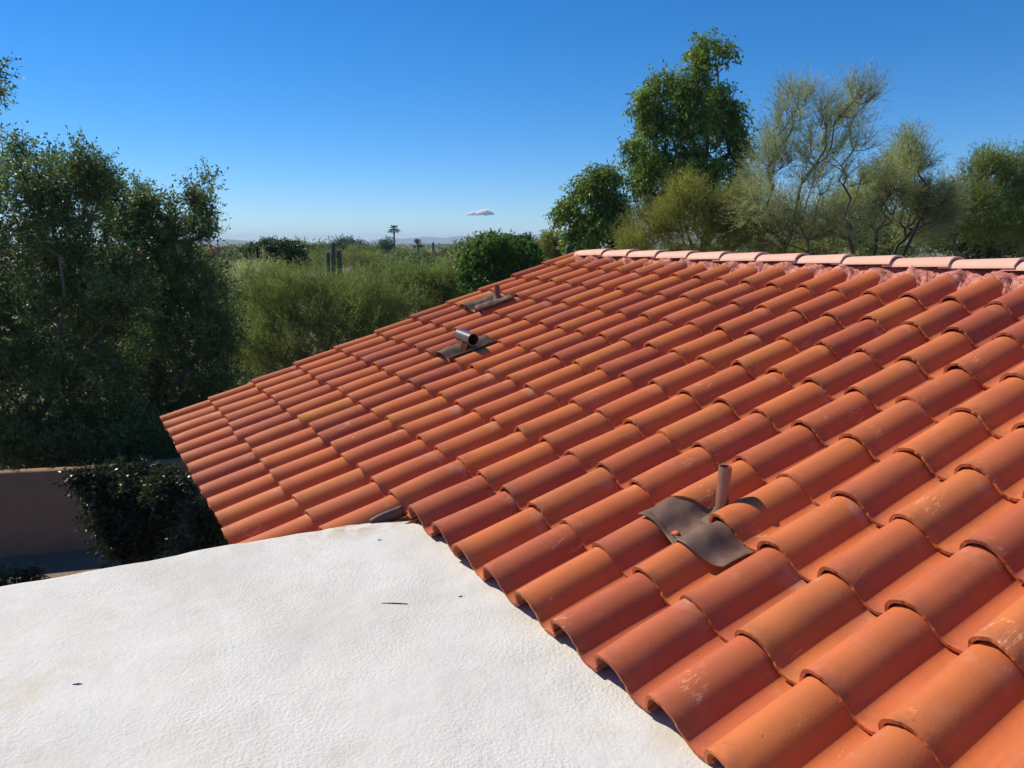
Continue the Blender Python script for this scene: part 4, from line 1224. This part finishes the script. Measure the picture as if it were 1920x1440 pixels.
def saguaro(px, Y, top_py, r, label, arms=()):
    base = np.array([(px - 960) / FPX * (Y * _cp + CAMH * _sp), Y, 0.0])
    top_z = at(px, top_py, Y)[2]; base[0] = at(px, top_py, Y)[0]
    root = empty('saguaro_cactus', base, label, 'cactus', 'saguaro cacti')
    b = MB(); cactus_stem(b, *column(np.array([0, 0, -.1]), top_z, r)); b.build('stem', M['cactus'], root, True)
    if r > .16:
        b = MB(); q = np.random.default_rng(int(px))
        ph = np.repeat(np.arange(13) * 2, 40) / 26 * 2 * np.pi; zz = q.uniform(top_z * .5, top_z - r * .5, len(ph))
        c = np.stack([np.cos(ph + np.pi / 2 * 0) * r, np.sin(ph) * r, zz], -1); o_ = np.stack([np.cos(ph), np.sin(ph), 0 * ph], -1)
        V, F = leaves(c, o_ + q.normal(0, .5, c.shape), .05, .006, q); b.add(V, F); b.build('spines', M['spine'], root)
    for (dx, dy, z0, z1, ra) in arms:
        t = np.linspace(0, 1, 7)
        P = np.concatenate([np.stack([dx * np.sin(t * np.pi / 2), dy * np.sin(t * np.pi / 2), z0 + .35 * (1 - np.cos(t * np.pi / 2))], -1),
                            np.stack([np.full(5, dx), np.full(5, dy), np.linspace(z0 + .45, z1 - ra, 5)], -1),
                            np.stack([np.full(4, dx), np.full(4, dy), z1 - ra + ra * np.sin(np.linspace(.3, 1, 4) * np.pi / 2)], -1)])
        rr = np.concatenate([ra * np.linspace(.7, 1, 7), np.full(5, ra), ra * np.cos(np.linspace(.3, 1, 4) * np.pi / 2) + .003])
        b = MB(); cactus_stem(b, P, rr, 11); b.build('arm', M['cactus'], root, True)
Z58 = lambda py: at(624, py, 58)[2]
saguaro(624, 58, 454, .17, 'saguaro with one tall stem and a shorter arm at either side', [(-.40, -.05, 2.2, Z58(472), .15), (.42, .08, 2.0, Z58(469), .17)])
saguaro(812, 140, 454, .22, 'thin distant saguaro right of the short palm', [(.42, 0, 2.6, at(816, 470, 140)[2], .16)])
saguaro(1066, 20, 459, .092, 'single round-topped saguaro just behind the left end of the ridge')
saguaro(300, 46, 399, .14, 'slim dark saguaro top showing through the ironwood, left of the lone sprig')
saguaro(322, 47, 409, .17, 'thicker dark saguaro top showing through the ironwood, nearest the lone sprig')

# --- palms
def palm(px, Y, top_py, crown_px, label, seed):
    r = np.random.default_rng(seed)
    top = at(px, top_py, Y); base = np.array([top[0], Y, 0.0]); H = top[2]
    root = empty('palm_tree', base, label, 'palm tree', 'palm trees on the horizon')
    b = MB(); z = np.linspace(-.1, H, 10)
    b.tube(np.stack([.10 * np.sin(z * .25), 0 * z, z], -1), np.linspace(.30, .21, 10), 12); b.build('trunk', M['bark'], root, True)
    cr = crown_px / FPX * Y; b = MB()
    tp = np.array([.10 * math.sin(H * .25), 0, H])
    for i in range(64):
        az = r.uniform(0, 2 * np.pi); el = math.asin(r.uniform(-.55, .98))
        d = np.array([math.cos(az) * math.cos(el), math.sin(az) * math.cos(el), math.sin(el)])
        L_ = cr * r.uniform(.8, 1.1); side = np.cross(d, [0, 0, 1.0]); side /= np.linalg.norm(side)
        pts = [tp + d * L_ * t - np.array([0, 0, .22 * L_ * t ** 2.4]) for t in (0, .35, .6, .8, 1.0)]
        wd = [.02, .03, .12, .08, .01]
        for a in (-.5, 0, .5):
            Q = np.stack([[p - side * (w_ * cr * .5) + side * a * cr * max(0, t - .3) * .55, p + side * (w_ * cr * .5) + side * a * cr * max(0, t - .3) * .55] for p, w_, t in zip(pts, wd, (0, .35, .6, .8, 1.0))])
            b.grid(Q)
    b.build('crown', M['palm'], root)
palm(738, 220, 429, 13.5, 'tall thin-trunked fan palm standing above the horizon against the sky', 3)
palm(783, 160, 459, 15, 'short bushy fan palm at horizon height right of the tall one', 4)

# --- far houses
def far_house(px0, px1, Y, py_roof, label, parts):
    x0 = (px0 - 960) / FPX * Y / _cp * 1.0; x1 = (px1 - 960) / FPX * Y / _cp
    base = np.array([(x0 + x1) / 2, Y, 0.0])
    root = empty('distant_house', base, label, 'house', 'houses beyond the trees')
    for (nm, a, b_, z0, z1, dep, off, mat) in parts:
        b = MB(); xa, xb = (a - .5) * (x1 - x0), (b_ - .5) * (x1 - x0)
        b.box(((xa + xb) / 2, off + dep / 2, (z0 + z1) / 2), ((xb - xa) / 2, 0, 0), (0, dep / 2, 0), (0, 0, (z1 - z0) / 2))
        b.build(nm, mat, root)
    return root
def gable(root, xa, xb, y0, y1, z0, z1, mat):
    b = MB(); ym = (y0 + y1) / 2
    b.add([(xa, y0, z0), (xb, y0, z0), (xb, ym, z1), (xa, ym, z1), (xa, y1, z0), (xb, y1, z0)], [(0, 1, 2, 3), (3, 2, 5, 4), (0, 4, 5, 1)], [(0, 3, 4), (1, 5, 2)])
    b.build('roof', mat, root)
hh_ = far_house(262, 425, 110, 463, 'red-walled house with low red tile roofs half hidden behind the ironwood', [
    ('wall', 0, .72, 0, 2.6, 7, 0, M['pinkwall']), ('tower', .84, .995, 0, 4.45, 4, 1.0, M['redwall']), ('flat_wing', .02, .42, 0, 2.0, 5, -5.2, M['whitewall'])])
gable(hh_, -6.6, 3.2, -.6, 7.6, 2.6, 4.1, M['redroof']); gable(hh_, 2.4, 4.6, -1.0, 4.0, 2.4, 3.3, M['redroof'])
for xx in (-3, -.5, 2.0):
    b = MB(); b.box((xx, -.01, 1.5), (.5, 0, 0), (0, .03, 0), (0, 0, .5)); b.build('window', M['glass'], hh_)
h2 = far_house(800, 850, 180, 476, 'small pinkish tile-roofed house far off right of the thin saguaro', [('wall', .1, .95, 0, 2.0, 6, 0, M['pinkwall'])])
gable(h2, -2.9, 3.0, -.5, 6.5, 2.0, 3.3, M['redroof'])
